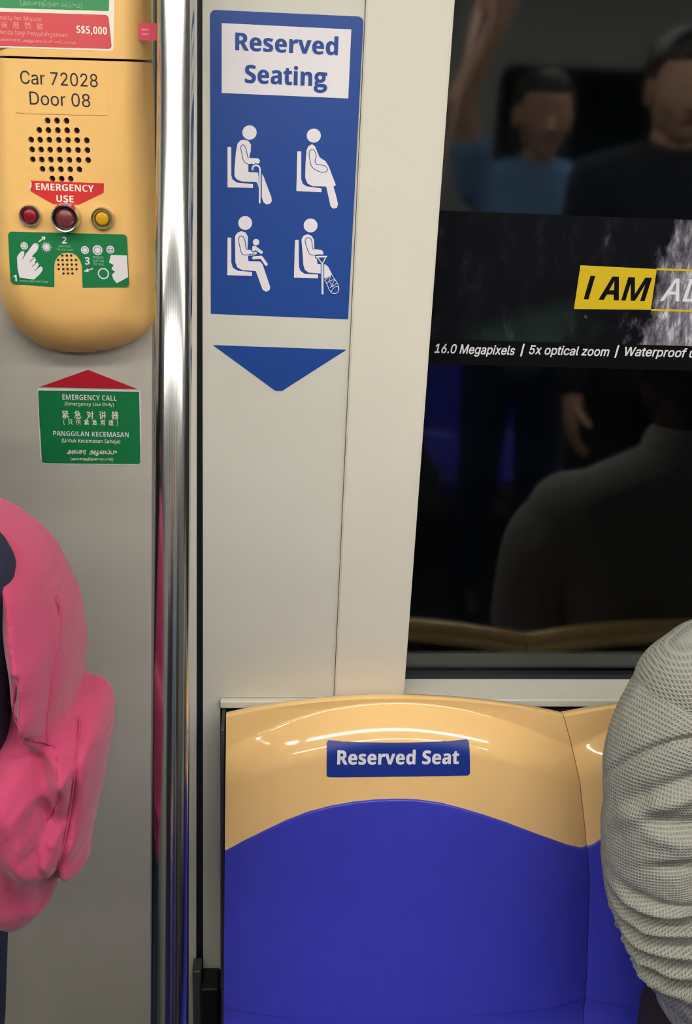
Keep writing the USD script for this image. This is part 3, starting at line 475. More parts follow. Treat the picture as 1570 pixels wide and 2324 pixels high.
_t = _t.buffer(-0.012).buffer(0.012, quad_segs=8).union(Polygon([(e_seam(CEIL) + .0006, CEIL), (X_WIN, CEIL), (X_WIN, 1.2), (e_seam(1.2) + .0006, 1.2)])).union(Polygon([(e_seam(CEIL) + .0006, CEIL), (0.17, CEIL), (0.17, Z_PAN + .002), (e_seam(Z_PAN) + .0006, Z_PAN + .002)]))
_tm = cat([slab(_t.buffer(-0.0018), 0.03, 0.0345), slab(_t, 0.03, 0.0332)])
struct('trim_4', _tm, 'trim_panel', label='cream pillar cover between the grey panel and the window')
struct('trim_5', cat([bx(X_END, e_seam(Z_PAN) + .1, -0.0085, 0.05, Z_PAN - 0.0125, Z_PAN - 0.001, 0.002), bx(X_END, XB, 0.0, 0.075, Z_PAN - 0.016, Z_PAN - 0.004, 0.002)]), 'ledge', smooth=30, label='pale window ledge above the seat backs')
struct('wall_lower', bx(X_END, XB, 0.045, 0.06, ZF, Z_PAN - 0.016), 'wall_lower')
struct('wall_upper', bx(X_WIN - 0.03, XB, 0.0, 0.03, 1.86, CEIL), 'wall_panel')
win = thing('window_1', None, None, (1.2, 0.06, 1.3), kind='structure')
obj('pane', bx(X_WIN - 0.06, XB, 0.066, 0.070, Z_PAN - 0.004, 1.9), 'glass', win)
obj('gasket', bx(X_WIN - 0.05, XB, 0.056, 0.066, Z_PAN - 0.004, Z_PAN + 0.004), 'gasket', win)
struct('tunnel_wall', bx(XA, XB, 1.1, 1.2, -0.5, 3.0), 'concrete')
struct('floor', bx(XA, XB, YB, 0.06, ZF - 0.05, ZF), 'floor_vinyl')
struct('ceiling', bx(XA, XB, YB, 0.06, CEIL, CEIL + 0.05), 'ceiling_white')
struct('wall_end', bx(XA - 0.05, XA, YB, 0.06, ZF, CEIL), 'far_wall')
struct('wall_far_end', bx(XB, XB + 0.05, YB, 0.06, ZF, CEIL), 'far_wall')
_b = sbox(XA, ZF, XB, CEIL)
for x0, x1 in ((-0.9, 0.55), (0.85, 2.3)):
    _b = _b.difference(rounded(sbox(x0, 0.86, x1, 1.72), 0.06))
struct('wall_back', slab(_b, YB, 0.03), 'far_wall')
for n, (x0, x1) in enumerate(((-0.9, 0.55), (0.85, 2.3))):
    struct(f'window_{n + 2}', bx(x0 - .03, x1 + .03, YB - 0.01, YB - 0.006, 0.83, 1.75), 'glass')
struct('tunnel_wall_back', bx(XA, XB, YB - 1.2, YB - 1.1, -0.5, 3.0), 'concrete')

def ceiling_lamp(x, y, label):
    t = thing('ceiling_lamp', label, 'lamp', (x, y, CEIL), 'strip lamps along the ceiling')
    obj('housing', bx(x - 0.648, x + 0.648, y - 0.075, y + 0.075, CEIL - 0.022, CEIL - 0.001, 0.004), 'ceiling_white', t, smooth=30)
    obj('diffuser', bx(x - 0.64, x + 0.64, y - 0.055, y + 0.055, CEIL - 0.034, CEIL - 0.022, 0.003), 'lamp_diffuser', t, smooth=30)
for y, row in ((-0.85, 'on the window side of the ceiling'), (-1.85, 'on the far side of the ceiling')):
    for k in range(5):
        ceiling_lamp(-2.2 + 1.3 * k, y, 'long white strip lamp ' + row)

# ------------------------------------------------------------------ grab pole
pole = thing('grab_pole', 'shiny stainless steel grab pole beside the reserved seat', 'pole', (-0.09, -0.3, 0.0))
_pp = [EYE + ray(x, y) * t for (x, y), t in (((398, 0), 1.06), ((394.5, 600), 1.075), ((391, 1162), 1.09), ((386, 1750), 1.105), ((382, 2324), 1.12))]
_lo = _pp[-1] + (_pp[-1] - _pp[-2]) * 0.4
pole_line = spline([[_pp[0][0], -0.075, 2.0], [_pp[0][0], -0.065, 1.9]] + [list(p) for p in _pp] + [list(_lo), [_lo[0], _lo[1] - 0.03, 0.2], [_lo[0], _lo[1] - 0.03, ZF + 0.03]], 90)
pole_line = np.vstack([[pole_line[0][0], pole_line[0][1], CEIL - 0.002], pole_line])
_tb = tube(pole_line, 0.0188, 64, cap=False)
obj('tube', _tb, 'steel_painted_reflections', pole, smooth=True, uv=np.c_[np.abs(np.arange(len(_tb.vertices)) % 64 - 32) / 32.0, np.zeros(len(_tb.vertices))])
_f = pole_line[-1]
obj('floor_flange', trimesh.Trimesh(*(lambda m: (m.vertices + [_f[0], _f[1], ZF + 0.015], m.faces))(trimesh.creation.cylinder(radius=0.045, height=0.03, sections=40))), 'steel_dull', pole, smooth=30)

# ------------------------------------------------------------------ seats
Z_ARC, R_ARC, PAN_LEN = 0.415, 0.07, 0.40
def seat_Y(t, z):
    t, z = np.asarray(t, float), np.asarray(z, float)
    yb = -0.05 - 0.17 * np.maximum(0.84 - z, 0)
    zc = 0.850 - 0.066 * t * t
    s = np.clip((zc - z) / 0.044, 0, 1)
    S = np.sin(np.pi / 2 * s)
    return yb - 0.036 * S * (1 - 0.7 * np.abs(t) ** 4)
def rows(top, n1=70):
    """profile of the seat from its top edge down the back, round the bend and along the pan: (z, extra y, drop)"""
    out = [(z, 0.0) for z in np.linspace(top, Z_ARC, n1)]
    for a in np.linspace(0, np.pi / 2, 14)[1:]:
        out.append((Z_ARC - R_ARC * math.sin(a), -R_ARC * (1 - math.cos(a))))
    for d in np.linspace(0, PAN_LEN, 14)[1:]:
        out.append((Z_ARC - R_ARC + 0.02 * (d / PAN_LEN) ** 2, -R_ARC - d))
    for a in np.linspace(0, np.pi / 2, 8)[1:]:
        out.append((Z_ARC - R_ARC + 0.02 - 0.03 * (1 - math.cos(a)), -R_ARC - PAN_LEN - 0.03 * math.sin(a)))
    out.append((Z_ARC - R_ARC - 0.05, -R_ARC - PAN_LEN - 0.03))
    return out
def surface_point(t, z, dy):
    return seat_Y(t, max(z, Z_ARC) if dy == 0 else Z_ARC) + dy
def grid_mesh(P, flip=False):
    r, c = P.shape[:2]; i = np.arange(r * c).reshape(r, c)
    F = np.vstack([np.c_[i[:-1, :-1].ravel(), i[1:, :-1].ravel(), i[1:, 1:].ravel()], np.c_[i[:-1, :-1].ravel(), i[1:, 1:].ravel(), i[:-1, 1:].ravel()]])
    return P.reshape(-1, 3), F[:, ::-1] if flip else F
def closed(front, back):
    """joins two grids of the same size into one closed shell"""
    r, c = front.shape[:2]
    v0, f0 = grid_mesh(front); v1, f1 = grid_mesh(back, True); n = r * c
    i = np.arange(n).reshape(r, c)
    rim = np.r_[i[0], i[1:, -1], i[-1, -2::-1], i[-2:0:-1, 0]]; nx = np.roll(rim, -1)
    side = np.vstack([np.c_[rim, nx, nx + n], np.c_[rim, nx + n, rim + n]])
    m = trimesh.Trimesh(np.vstack([v0, v1]), np.vstack([f0, f1 + n, side]), process=False)
    m.fix_normals(); return m
_right_z, _right_x = [0.0, 0.45, 0.60, 0.67, 0.74, 0.79, 0.84, 0.9], [0.474, 0.470, 0.462, 0.451, 0.438, 0.425, 0.408, 0.40]
crease = lambda z: np.interp(z, _right_z, _right_x)
X_S0 = float(at(511, 1800, -0.08)[0])
def seat_hit(px, py, fx0, fx1, lift=0.0):
    Y = -0.08
    for _ in range(25):
        p = at(px, py, Y)
        t = 2 * (p[0] - fx0(p[2])) / (fx1(p[2]) - fx0(p[2])) - 1
        Y = 0.5 * Y + 0.5 * (float(seat_Y(t, p[2])) - lift)
    return p, t
_bt, _bz = zip(*[(lambda r: (r[1], r[0][2]))(seat_hit(x, y, const(X_S0), crease)) for x, y in ((511, 1930), (555, 1906), (600, 1884), (650, 1860), (700, 1841), (750, 1828), (800, 1819), (850, 1814), (905, 1812), (950, 1814), (1000, 1821), (1050, 1834), (1100, 1849), (1150, 1866), (1200, 1885), (1250, 1903), (1290, 1917), (1318, 1923))])
blue_top = lambda t: np.interp(t, _bt, _bz)
def make_seat(label, fx0, fx1, base, mirrored=False):
    s = thing('seat', label, 'seat', base)
    T = np.linspace(-1, 1, 150)
    R = rows(0.0, 120)
    def pts(lift, vmap):
        out = []
        for k, (z, dy) in enumerate(R):
            row = []
            for t in T:
                zz = vmap(k, t, z) if dy == 0 else z
                zx = zz
                x = fx0(zx) + (t + 1) / 2 * (fx1(zx) - fx0(zx))
                y = seat_Y(t, zz) if dy == 0 else seat_Y(t, Z_ARC) + dy
                ny, nz = (-1, 0.15) if dy == 0 else (-1 + min(1, -dy / R_ARC), min(1, -dy / R_ARC))
                row.append((x, y + ny * lift, zz + nz * lift))
            out.append(row)
        return np.array(out)
    ztop = lambda t: 0.829 + 0.027 * (1 - t * t)
    n1 = 120
    shell = lambda k, t, z: ztop(t) + (Z_ARC - ztop(t)) * (k / (n1 - 1)) ** 1.5
    front = pts(0, shell)
    roll = []                                                       # the top edge rolls over to the back
    for a in np.linspace(np.pi / 2, 0, 7)[:-1]:
        r = front[0].copy(); r[:, 1] += 0.014 * math.sin(a) ** 2 + 0.012 * math.sin(a); r[:, 2] += 0.004 * math.sin(2 * a) - 0.012 * math.sin(a) ** 2; roll.append(r)
    front = np.vstack([np.array(roll), front])
    back = front.copy(); back[:, :, 1] += 0.012; back[:, :, 2] -= 0.010
    obj('shell', closed(front, back), 'yellow_seat', s, smooth=50)
    bt = (lambda t: blue_top(-t) + 0.034 * np.clip((t + 1) / 0.25, 0, 1)) if mirrored else blue_top
    def pad_z(k, t, z):
        return bt(t) + (Z_ARC - bt(t)) * max(0, (k - 3) / (n1 - 4)) ** 1.0 - (0, 0.0006, 0.0016, 0.003)[min(k, 3)] * (k < n1 - 1)
    P = pts(0, pad_z)
    L = np.interp(np.arange(len(R)), [0, 1, 2, 3, 6], [-0.001, 0.0016, 0.0024, 0.0027, 0.0028])[:, None]
    ramp = np.array([min(1, -dy / R_ARC) for _, dy in R])[:, None]
    P[:, :, 1] -= L * (1 - ramp); P[:, :, 2] += L * ramp
    edge_t = np.clip((1 - np.abs(T)) / 0.012, 0, 1)
    back = P.copy(); back[:, :, 1] += 0.0045 * (1 - ramp); back[:, :, 2] -= 0.0045 * ramp
    obj('cushion', closed(P, back), 'blue_seat', s, smooth=50, label='blue moulded cushion with arched top')
    return s
seat0 = make_seat('empty yellow and blue seat with a Reserved Seat sticker, under the window', const(X_S0), crease, (0.19, -0.2, 0.40))
seat1 = make_seat('yellow and blue moulded seat on which the man in grey knit sits', lambda z: crease(z) + 0.0010, lambda z: 1.39 - crease(z) + 0.0008 + 0.0 * z, (0.68, -0.2, 0.40), True)
def on_seat(mesh, lift):
    v = np.array(mesh.vertices)                                     # flat mesh in (x, z); y holds thickness towards the aisle (negative)
    t = 2 * (v[:, 0] - X_S0) / (crease(v[:, 2]) - X_S0) - 1
    v[:, 1] = seat_Y(t, v[:, 2]) - lift + v[:, 1]
    return trimesh.Trimesh(v, mesh.faces, process=False)
_sq = [seat_hit(x, y, const(X_S0), crease)[0] for x, y in ((741, 1679), (1063, 1677), (1066, 1759), (741, 1763))]
_sp = rounded(Polygon([(p[0], p[2]) for p in _sq]), 0.003)
_P, _T, _ = fill(_sp, 0.003)
_n = len(_P)
stk = trimesh.Trimesh(np.vstack([np.c_[_P[:, 0], np.full(_n, -0.0006), _P[:, 1]], np.c_[_P[:, 0], np.full(_n, 0.0002), _P[:, 1]]]), np.vstack([_T, _T[:, ::-1] + _n]), process=False)
sticker = obj('sticker', on_seat(stk, 0.0002), 'sticker_blue', seat0, label='dark blue sticker lettered Reserved Seat')
_l, _r = seat_hit(765, 1734, const(X_S0), crease)[0], seat_hit(1040, 1731, const(X_S0), crease)[0]
_ps, _ = word('Reserved Seat', 'B', 1.0)
_g = ops.unary_union([p.buffer(0) for p in _ps]); _x0, _, _x1, _ = _g.bounds
_capz = abs(seat_hit(900, 1702, const(X_S0), crease)[0][2] - seat_hit(900, 1732, const(X_S0), crease)[0][2])
_g = affinity.affine_transform(_g, [(_r[0] - _l[0]) / (_x1 - _x0), 0, 0, _capz / 100, _l[0] - _x0 * (_r[0] - _l[0]) / (_x1 - _x0), (_l[2] + _r[2]) / 2])
obj('lettering', on_seat(slab(_g.buffer(0.0003), 0, 0.0004), 0.0012), 'sign_white', sticker)
for k in range(4):                                                  # the bench across the aisle, seen mirrored in the window
    x = UsdGeom.Xform.Define(stage, _path(None, 'seat'))
    x.AddTranslateOp().Set(Gf.Vec3d(-0.3 + 0.585 * k, YB + 0.24, 0.40)); x.AddRotateZOp().Set(180.0)
    x.GetPrim().GetReferences().AddInternalReference(seat1.GetPath()); x.GetPrim().SetInstanceable(True)
    props(x.GetPrim(), 'yellow and blue seat of the bench across the aisle, mirrored in the window', 'seat', 'seats across the aisle')
# grey side trim and the black bracket at the seat's left end
_sa, _sb = float(at(500, 1800, -0.02)[0]), float(at(509.5, 1800, -0.05)[0])
struct('trim_6', cat([bx(_sa + 0.002, _sb, -0.055, 0.03, ZF, Z_PAN - 0.016, 0.001)]), 'channel', label='thin grey edge strip at the left of the reserved seat')
br = thing('seat_bracket', 'black seat bracket at the foot of the wall panel beside the pole', 'bracket', (float(at(470, 2260, -0.02)[0]), -0.03, 0.0))
_bz0 = float(at(470, 2240, -0.04)[2]); _ba, _bb = float(at(456, 2260, -0.04)[0]), float(at(497, 2260, -0.04)[0])
obj('block', bx(_ba, _bb, -0.045, -0.001, ZF, _bz0, 0.004), 'rubber_black', br, smooth=30)
_ba2 = float(at(436, 2260, -0.04)[0])
obj('side_plate', bx(_ba2, _ba, -0.03, -0.001, ZF, _bz0 + 0.02, 0.003), 'channel', br, smooth=30)

# ------------------------------------------------------------------ reserved seating sign
def px4(pts): return [(440 + x / 3.568, y / 3.569) for x, y in pts]
def px5(pts): return [(440 + x / 3.568, 470 + y / 3.569) for x, y in pts]
sign = thing('reserved_seating_sign', 'tall blue Reserved Seating sign with four white seated figures and an arrow', 'sign', at(632, 400))
_q = rounded(pxpoly([(476.5, 22), (825, 38), (789.5, 724.5), (478.5, 712)]), 0.006).union(pxpoly([(478, 300), (811, 310), (789.5, 724.5), (478.5, 712)]))
_film = Polygon(xz([(478.4, 712), (789.6, 724), (786.5, 803), (640, 892), (624, 892), (481, 793)]))
obj('backing_film', slab(_film, 0.0, 0.0003), 'film', sign)
obj('panel', slab(_q, 0.0, 0.0006), 'sign_blue', sign)
obj('title_field', slab(pxpoly([(503, 52.5), (797, 67), (790, 223.5), (503, 211)]), -0.0006, 0.0004), 'sign_white', sign)
for _l in (lettering('Reserved', 'B', (534, 114.5), (766, 124), 39.5, -0.001, wt=0.0002), lettering('Seating', 'B', (556, 188), (742, 196), 40.5, -0.001, wt=0.0002),): obj('lettering', _l, 'sign_blue', sign)
obj('arrow', slab(rounded(Polygon(xz([(483, 783), (786, 793.5), (632, 892)])), 0.0001).intersection(sbox(-1, float(at(632, 887)[2]), 1, 3)), -0.0003, 0.0004), 'sign_blue', sign)
def circ(f, x, y, r): return Polygon(xz(f([(x + r * math.cos(a), y + r * math.sin(a)) for a in np.linspace(0, 2 * np.pi, 40, endpoint=False)])))
def poly(f, pts, soft=0.0012):
    p = Polygon(xz(f(pts))).buffer(0)
    return p.buffer(-soft).buffer(2 * soft, quad_segs=6).buffer(-soft) if soft else p
def stroke(f, pts, w, flat=False, curve=True):
    if curve and len(pts) > 2:
        pts = spline(pts, 30)
    k = abs(at(*f([(0, 0)])[0])[0] - at(*f([(100, 0)])[0])[0]) / 100
    return LineString(xz(f(pts))).buffer(w * k / 2, cap_style='flat' if flat else 'round', quad_segs=6)
def figure(name, shapes, label):
    obj(name, slab(ops.unary_union(shapes), -0.0006, 0.0004), 'sign_white', sign, label=label)
f = px4
arm = stroke(f, [(440, 1283), (430, 1245), (415, 1190), (398, 1172), (381, 1185), (382, 1215), (392, 1265), (402, 1300), (420, 1320), (470, 1327)], 6)
body = poly(f, [(352, 1165), (375, 1138), (405, 1130), (440, 1140), (462, 1170), (460, 1225), (445, 1280), (520, 1282), (536, 1300), (528, 1322), (500, 1330), (440, 1330), (440, 1393), (520, 1398), (552, 1408), (568, 1440), (628, 1600), (630, 1630), (612, 1652), (584, 1655), (562, 1635), (508, 1474), (390, 1470), (350, 1455), (328, 1425), (328, 1370), (340, 1230)])
cane = [(475, 1372), (478, 1352), (500, 1338), (525, 1348), (535, 1375), (535, 1420)]
cs = stroke(f, cane, 15).union(stroke(f, [(535, 1400), (532, 1640)], 15, curve=False)); gap = stroke(f, cane, 30).union(stroke(f, [(537, 1400), (536, 1660)], 28, curve=False))
figure('pictogram', [circ(f, 450, 1073, 58), poly(f, [(272, 1190), (302, 1190), (303, 1420), (312, 1452), (345, 1478), (478, 1491), (478, 1522), (272, 1517)], 0.0004), body.difference(arm).difference(gap), cs], 'white seated figure holding a walking cane')
arm = stroke(f, [(990, 1265), (978, 1225), (962, 1210), (942, 1215), (932, 1245), (940, 1300), (955, 1352), (985, 1375), (1065, 1392), (1081, 1378), (1075, 1355), (1000, 1332), (990, 1265)], 6)
body = poly(f, [(912, 1215), (925, 1185), (955, 1167), (980, 1185), (1000, 1235), (1018, 1275), (1065, 1305), (1092, 1350), (1120, 1425), (1150, 1502), (1128, 1508), (1150, 1585), (1166, 1650), (1158, 1682), (1130, 1690), (1106, 1672), (1070, 1510), (960, 1508), (918, 1485), (900, 1440), (903, 1320)])
figure('pictogram', [circ(f, 970, 1098, 57), poly(f, [(836, 1225), (868, 1225), (868, 1450), (880, 1487), (908, 1508), (1032, 1525), (1032, 1556), (829, 1548)], 0.0004), body.difference(arm)], 'white seated pregnant figure')
f = px5
arm = stroke(f, [(430, 345), (415, 280), (400, 242), (382, 233), (362, 250), (365, 290), (378, 350), (392, 380), (420, 387), (500, 387)], 6)
body = poly(f, [(333, 235), (352, 207), (385, 194), (418, 205), (438, 240), (436, 290), (432, 345), (495, 350), (512, 368), (500, 390), (438, 392), (440, 438), (535, 440), (556, 462), (575, 520), (617, 645), (612, 672), (584, 686), (556, 668), (500, 516), (395, 511), (352, 488), (335, 445)])
baby = [circ(f, 503, 283, 26), stroke(f, [(492, 325), (545, 365)], 26, curve=False), stroke(f, [(485, 325), (484, 345)], 26, curve=False), stroke(f, [(484, 410), (545, 405), (585, 462)], 25, curve=False)]
figure('pictogram', [circ(f, 415, 128, 56), poly(f, [(272, 246), (302, 246), (303, 450), (315, 490), (352, 514), (470, 525), (470, 557), (270, 550)], 0.0004), body.difference(arm).difference(ops.unary_union(baby).buffer(0.0012))] + baby, 'white seated figure holding a baby')
arm = stroke(f, [(972, 345), (955, 285), (940, 250), (920, 246), (902, 262), (905, 300), (922, 350), (938, 380), (975, 388), (1040, 388)], 6)
body = poly(f, [(870, 260), (888, 230), (920, 219), (952, 232), (972, 265), (974, 340), (1035, 348), (1050, 368), (1040, 388), (990, 392), (1000, 460), (1065, 463), (1090, 488), (1118, 545), (1058, 580), (1030, 537), (930, 530), (898, 508), (886, 470), (880, 380)])
cr = [stroke(f, [(986, 402), (1078, 400)], 13, True, False), stroke(f, [(1002, 410), (1036, 455)], 9, curve=False), stroke(f, [(1064, 410), (1042, 455)], 9, curve=False), stroke(f, [(1039, 450), (1041, 706)], 16, True, False)]
cast = [stroke(f, [(1058, 592), (1085, 645), (1106, 684), (1136, 700), (1166, 685), (1173, 652), (1150, 600), (1118, 548)], 5), stroke(f, [(1062, 590), (1108, 552), (1092, 600), (1142, 582), (1104, 650), (1158, 615)], 4, curve=False), stroke(f, [(1072, 622), (1092, 600), (1130, 640)], 4, curve=False), stroke(f, [(1112, 690), (1130, 655), (1155, 640), (1170, 668)], 4)]
figure('pictogram', [circ(f, 944, 148, 56), poly(f, [(818, 264), (848, 264), (850, 480), (862, 516), (896, 540), (1005, 545), (1005, 576), (809, 571)], 0.0004), body.difference(arm).difference(ops.unary_union(cr).buffer(0.0009))] + cr + cast, 'white seated figure with a crutch and a leg in plaster')

# ------------------------------------------------------------------ emergency call sign on the door pillar
ec = thing('emergency_call_sign', 'green emergency call sign with a red triangle on top, on the grey pillar', 'sign', at(203, 960))
def px3(pts): return [(60 + x / 5.233, 820 + y / 5.235) for x, y in pts]
obj('backing', slab(Polygon(xz(px3([(130, 322), (1352, 352), (1362, 1195), (1310, 1232), (205, 1218), (165, 1150)]))), 0.0, 0.0003), 'sign_white', ec)
_gp = Polygon(xz(px3([(140, 345), (1338, 360), (1355, 1220), (185, 1208)])))
obj('green_field', slab(rounded(_gp, 0.004).union(Polygon(xz(px3([(140, 345), (1338, 360), (1347, 800), (160, 800)])))), -0.0003, 0.0003), 'sign_green', ec)
obj('triangle', slab(Polygon(xz(px3([(160, 303), (730, 100), (1315, 328)]))), 0.0, 0.0006), 'sign_red', ec)
def ecl(t, st, p0, p1, cap, **k): return lettering(t, st, px3([p0])[0], px3([p1])[0], cap / 5.235, -0.0006, **k)
for _l in (ecl('EMERGENCY CALL', 'B', (428, 460), (1072, 464), 62, wt=-0.0001), ecl('PANGGILAN KECEMASAN', 'B', (320, 890), (1215, 896), 58, wt=-0.0001),): obj('lettering', _l, 'sign_white', ec)
for _l in (ecl('(Emergency Use Only)', 'R', (455, 526), (1040, 530), 38), ecl('(Untuk Kecemasan Sahaja)', 'R', (420, 964), (1115, 970), 42),
    ecl('紧急对讲器', 'J', (425, 672), (1095, 680), 76, space=90.0), ecl('(只供紧急用途)', 'J', (440, 748), (1085, 754), 52, space=75.0),
    ecl(['அ', 'வ', 'ச', 'ர', ' ', ' ', 'அ', 'ழ', 'ை', 'ப்', 'பு'], 'T', (485, 1095), (1075, 1102), 52), ecl(['(', 'அ', 'வ', 'ச', 'ர', 'த்'[:1], 'தி', 'ற்', 'கு', ' ', 'ம', 'ட்', 'டு', 'ம்', ')'], 'T', (525, 1172), (1030, 1176), 28),): obj('small_lettering', _l, 'card_white', ec)

# ------------------------------------------------------------------ emergency intercom
YF = -0.055
ic = thing('emergency_intercom', 'yellow emergency intercom box with speaker holes and three push buttons', 'intercom', at(170, 500))
_out = [(-26, -260), (-16, 300), (-12, 560), (-6, 660), (10, 716), (36, 752), (70, 780), (112, 799), (160, 806), (210, 806), (258, 798), (300, 782), (330, 760), (345, 735), (351, 690), (351, 500), (347, 300), (341, 100), (336, -260)]
U = Polygon(spline(xz(_out, -0.02), 200).tolist()).buffer(0)
ZJ = lambda x: float(np.interp(x, *zip(*[(lambda p: (p[0], p[2]))(at(px, py, YF)) for px, py in ((-40, 131.5), (345, 140.5))])))
_x0, _z0, _x1, _z1 = U.bounds
cutline = [(_x0 - .01, ZJ(_x0)), (_x1 + .01, ZJ(_x1))]
lower = U.intersection(Polygon([cutline[0], cutline[1], (_x1 + .01, _z0 - .1), (_x0 - .01, _z0 - .1)]))
upper = U.intersection(Polygon([(cutline[0][0], cutline[0][1] + .0022), (cutline[1][0], cutline[1][1] + .0022), (_x1 + .01, _z1 + .1), (_x0 - .01, _z1 + .1)]))
holes_px = []
for y, xs in ((1132, (445, 533, 623)), (1222, (367, 452, 540, 628, 719)), (1313, (291, 374, 461, 549, 636, 723, 812)), (1405, (299, 384, 468, 555, 641, 729, 818)), (1498, (306, 390, 475, 561, 649, 736, 825)), (1587, (397, 483, 569, 656, 743)), (1676, (490, 577, 662))):
    holes_px += [(x / 4.131, y / 4.131 + 0.012 * (x / 4.131 - 130)) for x in xs]
RH = 0.0032
hc = [at(x, y, YF)[[0, 2]] for x, y in holes_px]
for c in hc: lower = lower.difference(Point(*c).buffer(RH, quad_segs=4))
_zr0, _zr1 = float(at(160, 620, YF)[2]), float(at(160, 790, YF)[2])
def dome(P, nb, hole_ring):
    d = edge_distance(P, U.exterior)
    R = np.interp(P[:, 1], [_zr1, _zr0], [0.075, 0.030])
    t = np.clip(d / R, 0, 1)
    return -0.055 * np.sqrt(np.clip(1 - (1 - t) ** 2.2, 0, 1)) ** 0.9
def casing(poly, side):
    P, T, nb = fill(poly, 0.0042)
    y = dome(P, nb, True)
    V = np.c_[P[:, 0], y, P[:, 1]]; n = len(V)
    B = V.copy(); B[:, 1] = np.minimum(y + 0.008, 0.0)
    rim = []
    o = 0
    for r in (poly.exterior, *poly.interiors):
        k = max(int(r.length / 0.0042), 10); i = np.arange(o, o + k); j = np.roll(i, -1)
        rim += [np.c_[i, j, j + n], np.c_[i, j + n, i + n]]; o += k
    m = trimesh.Trimesh(np.vstack([V, B]), np.vstack([T, T[:, ::-1] + n] + rim), process=False)
    return m
obj('casing', casing(lower, 0), 'yellow_box', ic, smooth=40)
obj('upper_cover', casing(upper, 1), 'yellow_box', ic, smooth=40)
obj('speaker_membrane', slab(Point(*np.mean(hc, 0)).buffer(0.034), YF + 0.0095, 0.001), 'ink_black', ic)
obj('joint', slab(Polygon([(cutline[0][0] + .045, cutline[0][1] - .003), (cutline[1][0] - .045, cutline[1][1] - .003), (cutline[1][0] - .045, cutline[1][1] + .005), (cutline[0][0] + .045, cutline[0][1] + .005)]), YF + 0.012, 0.002), 'joint_dark', ic)
def pxa(pts): return [(x / 4.1316, y / 4.131) for x, y in pts]
def pxb(pts): return [(x / 4.1316, 400 + y / 4.1326) for x, y in pts]
def F(pts, r=0.0, fn=pxb):
    p = Polygon(xz(fn(pts), YF)).buffer(0)
    return rounded(p, r) if r else p
# car and door number on a clear film
cn = obj('number_label', slab(F([(150, 600), (1010, 640), (1005, 1080), (160, 1058)], 0.002, pxa), YF, 0.0002), 'yellow_box', ic)
for _l in (plain_lettering('Car 72028', (47, 192.5), (222, 195), 29.5, YF - 0.0002, 0.0003), plain_lettering('Door 08', (68, 239), (205, 241), 29.5, YF - 0.0002, 0.0003),): obj('lettering', _l, 'ink_black', cn)
obj('tape_edge', slab(LineString(xz(pxa([(150, 1056), (230, 1066), (520, 1074), (820, 1082), (1010, 1079)]), YF)).buffer(0.00016), YF - 0.0002, 0.0001), 'tape_brown', cn)
# red shield
sh = obj('emergency_use_sticker', slab(ops.unary_union([F([(285, 40), (975, 66), (972, 155), (735, 268), (500, 262), (290, 142)]), ]), YF, 0.0004), 'shield_red', ic)
obj('peeled_corner', slab(F([(288, 42), (298, 60), (296, 100), (270, 134), (283, 85)]), YF - 0.0002, 0.001), 'card_white', sh)
def bl(t, st, p0, p1, cap, dy=0.0004, **k): return lettering(t, st, pxb([p0])[0], pxb([p1])[0], cap / 4.132, YF - dy, **k)
for _l in (bl('EMERGENCY', 'B', (338, 128), (882, 148), 64), bl('USE', 'B', (530, 240), (692, 245), 62),): obj('lettering', _l, 'card_white', sh)
# push buttons
for px, py, r, rc, deep, cap, lab in ((66.5, 490, 25, 14, 0.006, 'button_red', 'small red push button'), (146, 496.5, 33, 23, 0.016, 'button_maroon', 'large dull red push button in the middle'), (231, 497, 26, 14.5, 0.006, 'button_yellow', 'small yellow push button')):
    c = at(px, py, YF - deep); k = 1.0 / (FPX / ((c - EYE) @ FWD)); R, q = r * k, rc * k
    c = at(px, py, YF - deep); c[1] = YF
    b = obj('push_button', lathe([(R * 0.98, -0.001), (R, deep * 0.35), (R * 0.96, deep * 0.8), (R * 0.88, deep), (R * 0.8, deep * 0.98), (q * 1.15, deep * 0.55), (q * 1.1, deep * 0.3), (0.0001, deep * 0.3)], c), 'steel', ic, smooth=45, label=lab)
    obj('cap', lathe([(q * 1.02, deep * 0.3), (q, deep * 0.55), (q * 0.92, deep * 0.72), (q * 0.6, deep * 0.82), (0.0001, deep * 0.86)], c), cap, b, smooth=50)
# green how-to sticker
body = F([(75, 518), (1190, 546), (1212, 1040), (775, 1046), (768, 840), (752, 790), (720, 745), (680, 722), (635, 715), (585, 722), (545, 750), (515, 795), (508, 845), (510, 1040), (100, 1008)], 0.0)
body = rounded(body, 0.0045).union(body.intersection(F([(300, 500), (1000, 500), (1000, 1100), (300, 1100)])))
gs = obj('instruction_sticker', slab(body, YF, 0.0004), 'sign_green', ic, label='green sticker with pointing hands and steps 1 2 3')
kk = abs(at(100, 500, YF)[0] - at(0, 500, YF)[0]) / 413.2
def dot(x, y, r): c = at(*pxb([(x, y)])[0], YF); return Point(c[0], c[2]).buffer(r * kk)
def ln(pts, w): return LineString(xz(pxb(pts), YF)).buffer(w * kk / 2)
hand = F([(160, 760), (172, 735), (205, 700), (232, 705), (222, 740), (255, 715), (300, 652), (322, 625), (352, 628), (368, 655), (358, 690), (298, 752), (325, 760), (340, 785), (322, 812), (352, 806), (368, 832), (340, 862), (380, 842), (402, 860), (398, 885), (372, 920), (320, 968), (185, 950), (166, 870)], 0.0006)
creases = [ln([(212, 772), (240, 730)], 7), ln([(282, 800), (318, 765)], 6), ln([(305, 845), (345, 808)], 6), ln([(325, 885), (380, 842)], 6)]
ring = ln([(322, 628), (350, 640), (362, 668), (350, 700)], 5)
